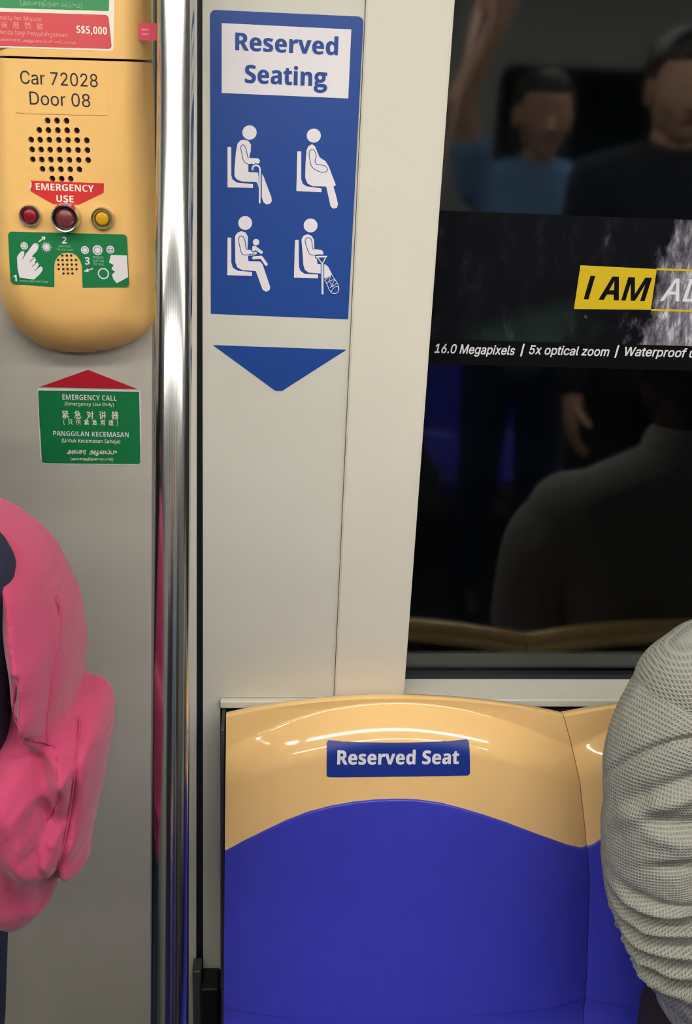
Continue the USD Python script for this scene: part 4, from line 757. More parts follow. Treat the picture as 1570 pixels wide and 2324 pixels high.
right_hand = F([(1040, 738), (1190, 742), (1202, 945), (1095, 1003), (1062, 962), (1050, 920), (1080, 895), (1045, 870), (1066, 832), (1022, 808)], 0.0004)
arrow1 = [ln([(368, 612), (405, 582)], 11), F([(388, 566), (426, 566), (420, 602)])]
arrow2 = [ln([(870, 866), (815, 884)], 10), F([(826, 862), (786, 890), (832, 900)])]
rays = [ln([(437 + 40 * math.cos(a), 664 + 40 * math.sin(a)), (437 + 50 * math.cos(a), 664 + 50 * math.sin(a))], 4) for a in np.arange(0, 6.28, 0.52)]
for _n, _g in (('hand_pictogram', hand.difference(ops.unary_union(creases + [ring]))), ('hand_pictogram', right_hand), ('button_pictogram', dot(228, 652, 35)), ('button_pictogram', dot(437, 664, 36).difference(dot(437, 664, 28)).union(dot(437, 664, 24)).union(ops.unary_union(rays))), ('button_pictogram', dot(797, 692, 38)), ('button_pictogram', dot(915, 692, 47)), ('button_pictogram', dot(1035, 688, 38)), ('ring_pictogram', dot(970, 912, 54).difference(dot(970, 912, 42))), ('arrow', ops.unary_union(arrow1)), ('arrow', ops.unary_union(arrow2))):
    obj(_n, slab(_g, YF - 0.0004, 0.0003), 'sign_white', gs)
for _g in (dot(797, 692, 26).difference(dot(797, 692, 22)), dot(915, 692, 34).difference(dot(915, 692, 29)), dot(1035, 688, 27).difference(dot(1035, 688, 23)).union(ln([(1012, 688), (1058, 688)], 7)), dot(228, 652, 24).difference(dot(228, 652, 20))):
    obj('button_mark', slab(_g, YF - 0.0007, 0.0002), 'ink_grey', gs)
for _l in (bl('1', 'B', (128, 985), (160, 985), 60), bl('2', 'B', (583, 630), (628, 631), 62), bl('3', 'B', (798, 828), (842, 829), 68),): obj('numeral', _l, 'sign_white', gs)
for _l in (bl('PRESS RED BUTTON', 'B', (185, 990), (450, 1002), 18), bl('WAIT FOR', 'B', (548, 664), (664, 668), 18), bl('YELLOW LIGHT', 'B', (530, 694), (688, 698), 16), bl('PRESS', 'B', (872, 772), (970, 776), 24), bl('BUTTON', 'B', (874, 804), (975, 808), 22), bl('TO TALK', 'B', (876, 834), (975, 838), 20),): obj('lettering', _l, 'faint_green', gs)
_d = []
for y, xs in ((743, (585, 627, 668)), (786, (545, 587, 629, 670, 712)), (828, (548, 590, 631, 673, 715)), (871, (551, 593, 634, 676, 718)), (912, (595, 637, 679))):
    _d += [dot(x, y, 11) for x in xs]
for _g in _d: obj('printed_dot', slab(_g, YF, 0.0003), 'ink_black', gs)
# fine card on the upper cover
card = obj('notice_card', slab(rounded(Polygon(xz([(-80, -120), (262, -105), (257.5, 116), (-80, 105)], YF)), 0.003), YF, 0.0004), 'card_white', ic, label='white card with green and red notice fields')
def cl(t, st, p0, p1, cap, **k): return lettering(t, st, p0, p1, cap, YF - 0.0007, 0.0003, **k)
obj('green_field', slab(rounded(Polygon(xz([(-80, -110), (250, -100), (247, 25), (-80, 15)], YF)), 0.0015), YF - 0.0004, 0.0003), 'card_green', card)
obj('red_field', slab(rounded(Polygon(xz([(-80, 24), (246, 34), (254, 111), (-80, 102)], YF)), 0.0035), YF - 0.0004, 0.0003), 'card_red', card)
for _l in (cl('S$5,000', 'B', (174, 75.5), (243, 78), 17),): obj('lettering', _l, 'card_white', card)
for _l in (cl('Penalty for Misuse', 'R', (-14, 44.5), (94, 48), 10), cl('误用罚款', 'J', (2, 62), (98, 66), 12, space=95.0), cl('Denda bagi Penyalahgunaan', 'R', (-4, 79), (153, 83), 10.5), cl(['அ', 'வ', 'ச', 'ர', ' ', 'அ', 'ழ', 'ை', 'ப்', 'பு', ' ', 'ம', 'ட்', 'டு', 'ம்'], 'T', (0, 94), (172, 98), 6),): obj('small_lettering', _l, 'faint_red', card)
obj('tamil_lettering', cl(['(', 'அ', 'வ', 'ச', 'ர', 'தி', 'ற்', 'கு', ' ', 'ம', 'ட்', 'டு', 'ம்', ')'], 'T', (46, 12), (186, 17), 11), 'faint_green', card)
tg = obj('red_tag', slab(Polygon(xz([(315, 52.5), (357, 52.5), (357, 92), (315, 92)], -0.044)), -0.044, 0.001), 'tag_red', ic, label='small pinkish red tag at the edge of the box')
for p in ([(322, 67), (336, 67)], [(323, 77.5), (336, 77.5)]): obj('print', slab(LineString(xz(p, -0.045)).buffer(0.0007), -0.045, 0.0003), 'faint_red', tg)

# ------------------------------------------------------------------ advertisement film on the window
YG = 0.066
ad = thing('window_advertisement', 'dark advertising strip stuck on the train window with yellow and white lettering', 'advertisement', at(1300, 660, YG))
_za, _zb = float(at(1300, 489, YG)[2]), float(at(1300, 834, YG)[2])
obj('film', slab(sbox(X_WIN - 0.05, _zb, 1.25, _za), YG, 0.0004), 'ad_print', ad)
_ln = float(at(1300, 778, YG)[2])
obj('caption_band', slab(sbox(X_WIN - 0.05, _zb, 1.25, _ln), YG - 0.0004, 0.0002), 'ad_black', ad)
Y2 = YG - 0.0004
def A(pts): return Polygon(xz([(1300 + x / 5.815, 580 + y / 5.816) for x, y in pts], Y2))
obj('yellow_field', slab(A([(98, 128), (1105, 178), (1025, 716), (12, 705)]), Y2, 0.0003), 'ad_yellow', ad)
_e = at(1700, 640, Y2)[0]
def rail(p0, p1):
    a, b = at(*p0, Y2), at(*p1, Y2); return sbox(a[0], min(a[2], b[2]) - 0.0012, _e, min(a[2], b[2]) + 0.0012)
for p in ((1489, 611), (1477, 703)): obj('yellow_rail', slab(rail(p, p), Y2, 0.0003), 'ad_yellow', ad)
obj('lettering', lettering('I AM', 'B', (1300 + 140 / 5.815, 580 + 582 / 5.816), (1300 + 945 / 5.815, 580 + 596 / 5.816), 312 / 5.816, Y2 - 0.0003, 0.0003, slant=0.17), 'ad_black', ad)
for _l in (lettering('AL', 'R', (1300 + 1145 / 5.815, 580 + 602 / 5.816), (1300 + 1600 / 5.815, 580 + 604 / 5.816), 300 / 5.816, Y2, 0.0003, slant=0.2),
    plain_lettering('16.0 Megapixels', (985, 801), (1166, 804.5), 20, Y2 - 0.0002, 0.0003, 0.15, True), plain_lettering('|', (1181, 803), (1185, 803), 17, Y2 - 0.0002, 0.0003, 0.15, True), plain_lettering('5x optical zoom', (1199, 804), (1380, 807), 19.5, Y2 - 0.0002, 0.0003, 0.15, True),
    plain_lettering('|', (1395, 806), (1399, 806), 17, Y2 - 0.0002, 0.0003, 0.15, True), plain_lettering('Waterproof up to', (1413, 808), (1622, 811), 19.5, Y2 - 0.0002, 0.0003, 0.15, True),): obj('white_lettering', _l, 'ad_white', ad)

# ================================================================== BACKPACK
YBAG, YFR = -0.29, -0.44
bag = thing('backpack', 'pink fabric backpack worn by the person in navy at the left edge', 'backpack', at(80, 1600, YBAG))
def bpoly(pts, Y=YBAG): return Polygon(xz(pts, Y)).buffer(0)
bag_px = [(0, 1128), (50, 1158), (95, 1192), (132, 1235), (160, 1290), (184, 1345), (193, 1400), (199, 1460), (203, 1536), (224, 1540), (245, 1553), (258, 1580), (261, 1610), (256, 1660), (246, 1715), (236, 1770), (222, 1830), (212, 1872), (205, 1893), (207, 1925), (199, 1948), (172, 1962), (148, 1966), (134, 1972), (130, 2000), (122, 2026), (98, 2054), (52, 2076), (10, 2070), (-40, 2055), (-80, 1990), (-95, 1850), (-95, 1640), (-70, 1590), (0, 1560), (38, 1530), (50, 1490), (44, 1420), (32, 1335), (30, 1290), (30, 1245), (16, 1195), (2, 1168), (-8, 1126)]
_py = np.linspace(1050, 2200, 60)
_rim_y = lambda py: np.interp(py, [1480, 1960], [-0.27, -0.38])
_rz = np.array([at(100, p, float(_rim_y(p)))[2] for p in _py])
rim_Y = lambda z: np.interp(z, _rz[::-1], _rim_y(_py)[::-1])             # depth of the bag's widest line: far side above, near side below
front_half = lambda z: np.maximum(0.055, rim_Y(z) + 0.44)
bag_outline = Polygon([tuple(at(x, y, float(_rim_y(y)))[[0, 2]]) for x, y in spline(bag_px + bag_px[:1], 160)[:-1]]).buffer(0.002).buffer(-0.004).buffer(0.002)
BAG_R = 0.06
def bag_xz(pts):
    """where the bag's swollen side shows these pixels"""
    out = []
    for px, py in pts:
        hit = None
        for Y in np.linspace(-0.5, -0.22, 141):
            p = at(px, py, Y); q = Point(p[0], p[2])
            if bag_outline.contains(q):
                t = min(1.0, bag_outline.exterior.distance(q) / BAG_R)
                if Y >= rim_Y(p[2]) - front_half(p[2]) * math.sqrt(max(0, 1 - (1 - t) ** 2)):
                    hit = p; break
        if hit is None: hit = at(px, py, float(_rim_y(py)))
        out.append((hit[0], hit[2]))
    return out
split_px = [(204, 1520), (196, 1570), (186, 1625), (176, 1690), (168, 1760), (156, 1850), (144, 1920), (130, 1975), (110, 2030)]
_sx = bag_xz(split_px); _pocket = Polygon([(_sx[0][0], _sx[0][1] + .02)] + _sx + [(_sx[-1][0], _sx[-1][1] - .05), (0.2, 0.7), (0.2, _sx[0][1] + .02)]).buffer(0)
_fx = bag_xz([(202, 1552), (196, 1590), (182, 1662), (212, 1671), (240, 1672)]); _flap = Polygon([(_fx[0][0], _fx[0][1] + .03)] + _fx + [(0.1, _fx[-1][1]), (0.1, _fx[0][1] + .03)]).buffer(0)
_tab = Polygon(bag_xz([(152, 1568), (158, 1560), (192, 1578), (181, 1648), (176, 1652), (142, 1636)]))
CREASES = [(LineString(bag_xz(p)), w, a) for p, y, w, a in (
    (split_px, -0.40, 0.0055, 0.020), ([(150, 1300), (134, 1420), (118, 1540), (110, 1600), (108, 1690)], YFR, 0.004, 0.010), ([(184, 1450), (168, 1570), (152, 1660)], YFR, 0.004, 0.008), ([(134, 1700), (133, 1760), (126, 1830), (112, 1865), (96, 1893)], YFR, 0.0035, 0.007),
    ([(-10, 1610), (30, 1690), (62, 1760), (92, 1830), (112, 1890)], YFR, 0.016, 0.034), ([(78, 1870), (98, 1910), (128, 1955)], YFR, 0.007, 0.016), ([(34, 1540), (40, 1640), (62, 1672), (95, 1682), (132, 1692)], YFR, 0.0035, 0.009),
    ([(75, 1935), (98, 1975), (112, 2015)], YFR, 0.007, 0.014), ([(40, 1215), (75, 1290), (100, 1360), (112, 1420)], YFR, 0.014, 0.010), ([(104, 1650), (128, 1640), (140, 1660)], YFR, 0.005, 0.005), ([(100, 1440), (124, 1462)], YFR, 0.009, 0.006),
    ([(258, 1590), (240, 1640), (232, 1690)], -0.36, 0.006, 0.010), ([(214, 1860), (200, 1895), (175, 1925)], -0.36, 0.007, 0.012), ([(228, 1690), (222, 1740), (236, 1790)], -0.36, 0.006, 0.008), ([(145, 1755), (140, 1800), (150, 1850)], YFR, 0.006, 0.007))]
def bag_relief(P, t):
    d = meshkit.fbm(np.c_[P[:, 0] * 34, P[:, 1] * 13, np.zeros(len(P))], 4, 5) - 0.47
    out = 0.012 * d * t
    dip = np.zeros(len(P))
    for l, w, a in CREASES:
        e = edge_distance(P, l)
        dip = np.minimum(dip, -a * np.exp(-(e / w) ** 2))
        out = out + 0.28 * a * np.exp(-((e - 2.3 * w) / w) ** 2) * np.minimum(1, t * 2)
    out = out + 0.95 * dip * np.minimum(1, t * 2.5)
    out += 0.011 * contains_xy(_flap, P[:, 0], P[:, 1]) * np.minimum(1, t * 4) + 0.004 * contains_xy(_tab, P[:, 0], P[:, 1])
    return out
in_ = lambda g: (lambda c: contains_xy(g, c[:, 0], c[:, 1]))
not_ = lambda g: (lambda c: ~contains_xy(g, c[:, 0], c[:, 1]))
_pk = lambda c: contains_xy(_pocket, c[:, 0], c[:, 1]) & ~contains_xy(_flap, c[:, 0], c[:, 1])
_mn = lambda c: ~(contains_xy(_pocket, c[:, 0], c[:, 1]) | contains_xy(_flap, c[:, 0], c[:, 1]) | contains_xy(_tab, c[:, 0], c[:, 1]))
_swell = lambda part: inflate(bag_outline, rim_Y, front_half, BAG_R, 0.0036, bag_relief, lambda z: 0.20 - front_half(z), part)
main = _swell(_mn)
obj('main_compartment', main, 'pink_fabric', bag, smooth=True)
obj('front_pocket', _swell(_pk), 'pink_fabric', bag, smooth=True)
obj('pocket_flap', _swell(in_(_flap)), 'pink_fabric', bag, smooth=True)
obj('side_tab', _swell(in_(_tab)), 'pink_fabric', bag, smooth=True)
_front = main.vertices[main.vertices[:, 1] < rim_Y(main.vertices[:, 2])]; main_tree = cKDTree(_front[:, [0, 2]])
def seam(pts, r, lift=0.0):
    q = np.array(bag_xz(spline(pts, 40)))
    y = np.array([_front[main_tree.query(p, 6)[1], 1].mean() for p in q]); y = np.convolve(np.pad(y, 4, 'edge'), np.ones(9) / 9, 'valid')
    return tube(np.c_[q[:, 0], y - lift, q[:, 1]], r, 8)
for pts in ([(150, 1300), (134, 1420), (118, 1540), (110, 1600), (108, 1680)], [(36, 1560), (42, 1645), (62, 1672), (95, 1682), (130, 1690)], [(134, 1705), (133, 1760), (126, 1830), (112, 1865), (96, 1893)], split_px[1:8]):
    obj('seam', seam(pts, 0.0010), 'pink_seam', bag, smooth=True)
# shoulder strap that runs from the top of the bag over the wearer's shoulder
_s = spline([[-0.262, -0.44, 1.245], [-0.32, -0.45, 1.262], [-0.40, -0.455, 1.245], [-0.455, -0.46, 1.17], [-0.45, -0.47, 1.05], [-0.38, -0.46, 0.95], [-0.30, -0.44, 0.88]], 40)
_sm = tube(_s, 0.011, 10)
obj('shoulder_strap', _sm, 'pink_fabric', bag, smooth=True)
obj('shoulder_strap', trimesh.Trimesh(_sm.vertices * [1, -1, 1] + [0, -0.70, 0], _sm.faces[:, ::-1], process=False), 'pink_fabric', bag, smooth=True)

# ================================================================== PEOPLE
def finger(root, d, up, L, r, curl):
    """three bones that bend towards the palm"""
    pts, a = [np.array(root, float)], 0.0
    out = []
    for k, f in enumerate((0.45, 0.32, 0.23)):
        a += curl * (0.6 if k == 0 else 1.0)
        v = d * math.cos(a) - up * math.sin(a)
        q = pts[-1] + v * L * f
        out.append([(pts[-1], r * (1 - 0.08 * k)), (q, r * (1 - 0.08 * (k + 1)))]); pts.append(q)
    return out
def hand_bones(wrist, direction, normal, side, s=1.0, curl=0.35):
    """palm with four fingers of unequal length and a thumb from its side; normal points out of the back of the hand"""
    d = np.array(direction, float); d /= np.linalg.norm(d)
    n = np.array(normal, float); n -= d * (n @ d); n /= np.linalg.norm(n)
    x = np.cross(d, n) * side
    w = np.array(wrist, float)
    B = [[(w, 0.026 * s), (w + d * 0.03 * s + x * 0.018 * s, 0.016 * s), (w + d * 0.03 * s - x * 0.02 * s, 0.016 * s), (w + d * 0.085 * s + x * 0.03 * s, 0.011 * s), (w + d * 0.08 * s - x * 0.032 * s, 0.0105 * s)]]
    for k, (o, L) in enumerate(((0.03, 0.074), (0.010, 0.082), (-0.011, 0.076), (-0.031, 0.060))):
        B += finger(w + d * (0.085 - 0.004 * abs(k - 1)) * s + x * o * s, d, n, L * s, (0.0092 - 0.0006 * (k == 3)) * s, curl)
    t = (d * 0.75 + x * 0.75 - n * 0.15); t /= np.linalg.norm(t)
    B += finger(w + d * 0.028 * s + x * 0.026 * s, t, n, 0.068 * s, 0.0105 * s, 0.18)
    return B
class Figure:
    """a person whose joints are given in local metres (x to the person's right, y forward, z up)"""
    def __init__(self, name, label, base, turn, s, group=None):
        self.t = thing(name, label, 'person', base, group); self.b = np.array(base, float); self.a = math.radians(turn); self.s = s
    def w(self, p):
        c, q = math.cos(self.a), math.sin(self.a); x, y, z = np.array(p, float) * self.s
        return self.b + [c * x - q * y, q * x + c * y, z]
    def d(self, p):
        c, q = math.cos(self.a), math.sin(self.a); x, y, z = p
        return np.array([c * x - q * y, q * x + c * y, z])
    def hulls(self, H, grow=0.0):
        return [[(self.w(p), r * self.s + grow) for p, r in h] for h in H]
    def add(self, name, H, mtl, edge=0.02, it=10, label=None, grow=0.0, extra=()):
        return obj(name, blob(self.hulls(H, grow) + list(extra), edge, it), mtl, self.t, smooth=True, label=label)
def head_hulls(n, c, f):
    """n neck base, c centre of the skull, f the way the face looks; local coordinates"""
    f = np.array(f, float); f /= np.linalg.norm(f); c = np.array(c, float); r = np.cross(f, [0, 0, 1.0]); r /= np.linalg.norm(r); u = np.cross(r, f)
    at_ = lambda a, b, h: c + r * a + f * b + u * h
    return [[(n, 0.058), (at_(0, -0.02, -0.08), 0.05)],
            [(at_(0, -0.025, 0.03), 0.078), (at_(0, 0.02, 0.03), 0.072), (at_(0.03, 0.045, -0.03), 0.036), (at_(-0.03, 0.045, -0.03), 0.036), (at_(0, 0.058, -0.10), 0.024), (at_(0.035, 0.0, -0.075), 0.026), (at_(-0.035, 0.0, -0.075), 0.026)],
            [(at_(0, 0.088, -0.005), 0.007), (at_(0, 0.106, -0.04), 0.0105), (at_(0.012, 0.092, -0.045), 0.007), (at_(-0.012, 0.092, -0.045), 0.007)],
            [(at_(0.077, -0.005, 0.005), 0.011), (at_(0.078, -0.012, -0.035), 0.009)], [(at_(-0.077, -0.005, 0.005), 0.011), (at_(-0.078, -0.012, -0.035), 0.009)]], at_
def face_parts(F, at_, long_hair, hair='hair_black'):
    for sx in (-1, 1):
        F.add('eye', [[(at_(0.031 * sx, 0.0735, 0.0), 0.0105)]], 'eye_white', 0.01, 0)
        F.add('pupil', [[(at_(0.031 * sx, 0.0805, 0.0), 0.0048)]], 'ink_black', 0.01, 0)
    F.add('mouth', [[(at_(-0.02, 0.079, -0.075), 0.005), (at_(0.0, 0.086, -0.074), 0.0068), (at_(0.02, 0.079, -0.075), 0.005)]], 'lip', 0.006, 3)
    H = [[(at_(0, -0.03, 0.045), 0.089), (at_(0, 0.018, 0.065), 0.07), (at_(0, -0.05, 0.0), 0.078)], [(at_(0.062, -0.02, 0.02), 0.026), (at_(0.06, 0.02, 0.06), 0.022)], [(at_(-0.062, -0.02, 0.02), 0.026), (at_(-0.06, 0.02, 0.06), 0.022)]]
    if long_hair:
        H += [[(at_(0, -0.06, 0.0), 0.075), (at_(0, -0.075, -0.12), 0.06), (at_(0, -0.085, -0.22), 0.045)], [(at_(0.065, -0.03, 0.0), 0.03), (at_(0.07, -0.03, -0.17), 0.022)], [(at_(-0.065, -0.03, 0.0), 0.03), (at_(-0.07, -0.03, -0.17), 0.022)]]
    F.add('hair', H, hair, 0.02, 8)
def seg(a, ra, b, rb): return [(a, ra), (b, rb)]
def stand(F, arms, skin, shirt, legs, face=(0, 1, 0), long_hair=False, hair_extra=(), sleeve=1.0, lean=0.0, hip=0.0):
    """arms: two lists shoulder, elbow, wrist, hand direction, back-of-hand normal"""
    L = lean
    torso = [[((0, hip, 0.95), 0.125), ((0.07, hip, 0.93), 0.085), ((-0.07, hip, 0.93), 0.085), ((0, L * .3, 1.1), 0.11)], [((0, L * .3, 1.1), 0.112), ((0.06, L * .7, 1.28), 0.088), ((-0.06, L * .7, 1.28), 0.088)], [((0.06, L * .7, 1.28), 0.09), ((-0.06, L * .7, 1.28), 0.09), ((0.155, L, 1.405), 0.05), ((-0.155, L, 1.405), 0.05), ((0, L, 1.44), 0.055)]]
    leg_h, up_arm, hands, sl = [], [], [], []
    for sx in (-1, 1):
        leg_h += [seg((0.085 * sx, hip, 0.93), 0.088, (0.095 * sx, 0.015 + hip, 0.50), 0.058), seg((0.095 * sx, 0.015 + hip, 0.50), 0.055, (0.10 * sx, -0.01 + hip, 0.09), 0.038)]
    for sx, (S, E, Wr, hd, hn) in zip((1, -1), arms):
        S, E, Wr = (np.array(p, float) for p in (S, E, Wr))
        up_arm += [seg(S, 0.052, E, 0.041), seg(E, 0.040, Wr, 0.027)]
        sl += [seg(S, 0.052, E if sleeve >= 1 else S + (E - S) * sleeve, 0.041 if sleeve >= 1 else 0.047)] + ([seg(E, 0.041, E + (Wr - E) * 0.9, 0.031)] if sleeve >= 1 else [])
        hands += [[(F.w(p) if False else np.array(p), r) for p, r in h] for h in hand_bones(Wr, hd, hn, -sx, 1.0)]
    hh, at_ = head_hulls((0, L * 1.05, 1.43), (0, L * 1.3 + 0.02, 1.615), face)
    feet = [[((0.10 * sx, -0.03 + hip, 0.045), 0.03), ((0.10 * sx, 0.16 + hip, 0.03), 0.022), ((0.10 * sx, 0.09 + hip, 0.05), 0.03)] for sx in (-1, 1)]
    F.add('body', torso + leg_h + up_arm + hands + hh + feet, skin, 0.012, 6)
    F.add('shirt', torso[:0] + [[((0, hip, 0.93), 0.128), ((0.07, hip, 0.92), 0.088), ((-0.07, hip, 0.92), 0.088), ((0, L * .3 + hip * .5, 1.1), 0.115)]] + torso[1:] + sl, shirt, 0.016, 8, grow=0.010)
    F.add('trousers', [[((0.08, hip, 0.97), 0.09), ((-0.08, hip, 0.97), 0.09), ((0, hip, 0.92), 0.11)]] + leg_h, legs, 0.018, 8, grow=0.012)
    for f_ in feet: F.add('shoe', [f_], 'shoe_black', 0.015, 6, grow=0.012)
    face_parts(F, at_, long_hair)
    return at_

# the wearer of the backpack, at the left edge, facing left
girl = Figure('person', 'person in navy clothes at the left edge wearing the pink backpack', (-0.398, -0.235, ZF), 90, 0.90)
stand(girl, [[(0.140, 0, 1.385), (0.15, 0.02, 1.12), (0.12, 0.22, 1.14), (-0.3, 0.9, 0.2), (0.5, 0.2, 0.6)],
             [(-0.140, -0.135, 1.365), (-0.150, -0.125, 1.17), (-0.17, 0.12, 1.12), (0.3, 0.9, 0.2), (-0.5, 0.2, 0.6)]], 'skin_fair', 'navy_cloth', 'denim', long_hair=True, hip=-0.012)

# the seated man at the right edge
man = Figure('person', 'person in a grey waffle-knit sweater sitting at the right edge, sleeve pushed up', (0.685, -0.22, 0.0), 180, 1.0)
lw = lambda x, y, z: (-(x - 0.685), -(y + 0.22), z)            # world to the man's own axes
ARM = [(0.570, -0.19, 0.975, 0.058), (0.522, -0.205, 0.955, 0.072), (0.490, -0.222, 0.92, 0.073), (0.474, -0.242, 0.86, 0.066), (0.476, -0.262, 0.78, 0.064), (0.488, -0.285, 0.715, 0.062), (0.503, -0.308, 0.688, 0.060), (0.524, -0.335, 0.662, 0.055), (0.546, -0.360, 0.652, 0.049)]
tors = [[(lw(0.685, -0.275, 0.515), 0.135), (lw(0.62, -0.275, 0.50), 0.10), (lw(0.75, -0.275, 0.50), 0.10), (lw(0.685, -0.255, 0.70), 0.125)], [(lw(0.685, -0.255, 0.70), 0.125), (lw(0.62, -0.235, 0.86), 0.10), (lw(0.75, -0.235, 0.86), 0.10)],
        [(lw(0.62, -0.235, 0.86), 0.105), (lw(0.75, -0.235, 0.86), 0.105), (lw(0.535, -0.195, 0.975), 0.055), (lw(0.835, -0.195, 0.975), 0.055), (lw(0.685, -0.20, 1.045), 0.055)]]
hh, at_ = head_hulls(lw(0.685, -0.205, 1.04), lw(0.685, -0.25, 1.225), (0, 1, -0.15))
r_arm = [seg(lw(0.520, -0.205, 0.965), 0.048, lw(0.480, -0.258, 0.80), 0.040), seg(lw(0.480, -0.258, 0.80), 0.040, lw(0.506, -0.310, 0.690), 0.035), seg(lw(0.506, -0.310, 0.690), 0.035, lw(0.66, -0.50, 0.60), 0.030)]
l_arm = [seg(lw(0.855, -0.205, 0.985), 0.052, lw(0.87, -0.31, 0.66), 0.043), seg(lw(0.87, -0.31, 0.66), 0.043, lw(0.74, -0.52, 0.60), 0.030)]
hb = hand_bones(lw(0.66, -0.50, 0.60), (-0.6, 0.75, -0.05), (0, 0, 1), -1, 1.0, 0.4) + hand_bones(lw(0.74, -0.52, 0.60), (0.45, 0.85, -0.05), (0, 0, 1), 1, 1.0, 0.4)
legs = []
for x in (0.59, 0.78):
    legs += [seg(lw(x, -0.28, 0.465), 0.088, lw(x, -0.68, 0.475), 0.066), seg(lw(x, -0.68, 0.475), 0.062, lw(x, -0.70, 0.06), 0.042)]
feet = [[(lw(x, -0.68, 0.0), 0.032), (lw(x, -0.88, -0.015), 0.024), (lw(x, -0.80, 0.005), 0.032)] for x in (0.59, 0.78)]
man.add('body', tors + r_arm + l_arm + hb + legs + hh + feet, 'skin_dark', 0.010, 6)
man.add('trousers', [[(lw(0.685, -0.275, 0.515), 0.14), (lw(0.61, -0.275, 0.50), 0.105), (lw(0.76, -0.275, 0.50), 0.105)]] + legs, 'trousers_dark', 0.016, 8, grow=0.010)
for f_ in feet: man.add('shoe', [f_], 'shoe_black', 0.014, 6, grow=0.012)
face_parts(man, at_, False)
# sweater: trunk and far sleeve in one, near sleeve with its folds as a part of its own
_sw = blob(man.hulls([[(lw(0.685, -0.275, 0.59), 0.14), (lw(0.62, -0.275, 0.58), 0.102), (lw(0.75, -0.275, 0.58), 0.102), (lw(0.685, -0.255, 0.70), 0.128)], tors[1], tors[2], [(lw(0.685, -0.205, 1.04), 0.06), (lw(0.685, -0.21, 1.075), 0.056)], l_arm[0], seg(lw(0.87, -0.31, 0.66), 0.046, lw(0.80, -0.43, 0.657), 0.042),
    seg(lw(0.535, -0.195, 0.975), 0.058, lw(0.512, -0.21, 0.965), 0.06)], 0.014), 0.010, 12)
_v = _sw.vertices.copy()
_v[:, 1] += 0.006 * (meshkit.fbm(np.c_[_v[:, 0] * 12, _v[:, 1] * 12, _v[:, 2] * 22], 3, 9) - 0.45)
_sw = trimesh.Trimesh(_v, _sw.faces, process=False)
obj('sweater', _sw, 'waffle_knit_body', man.t, smooth=True, uv=np.c_[_v[:, 0] + 0.35 * _v[:, 2], _v[:, 2] - 0.35 * _v[:, 0]])
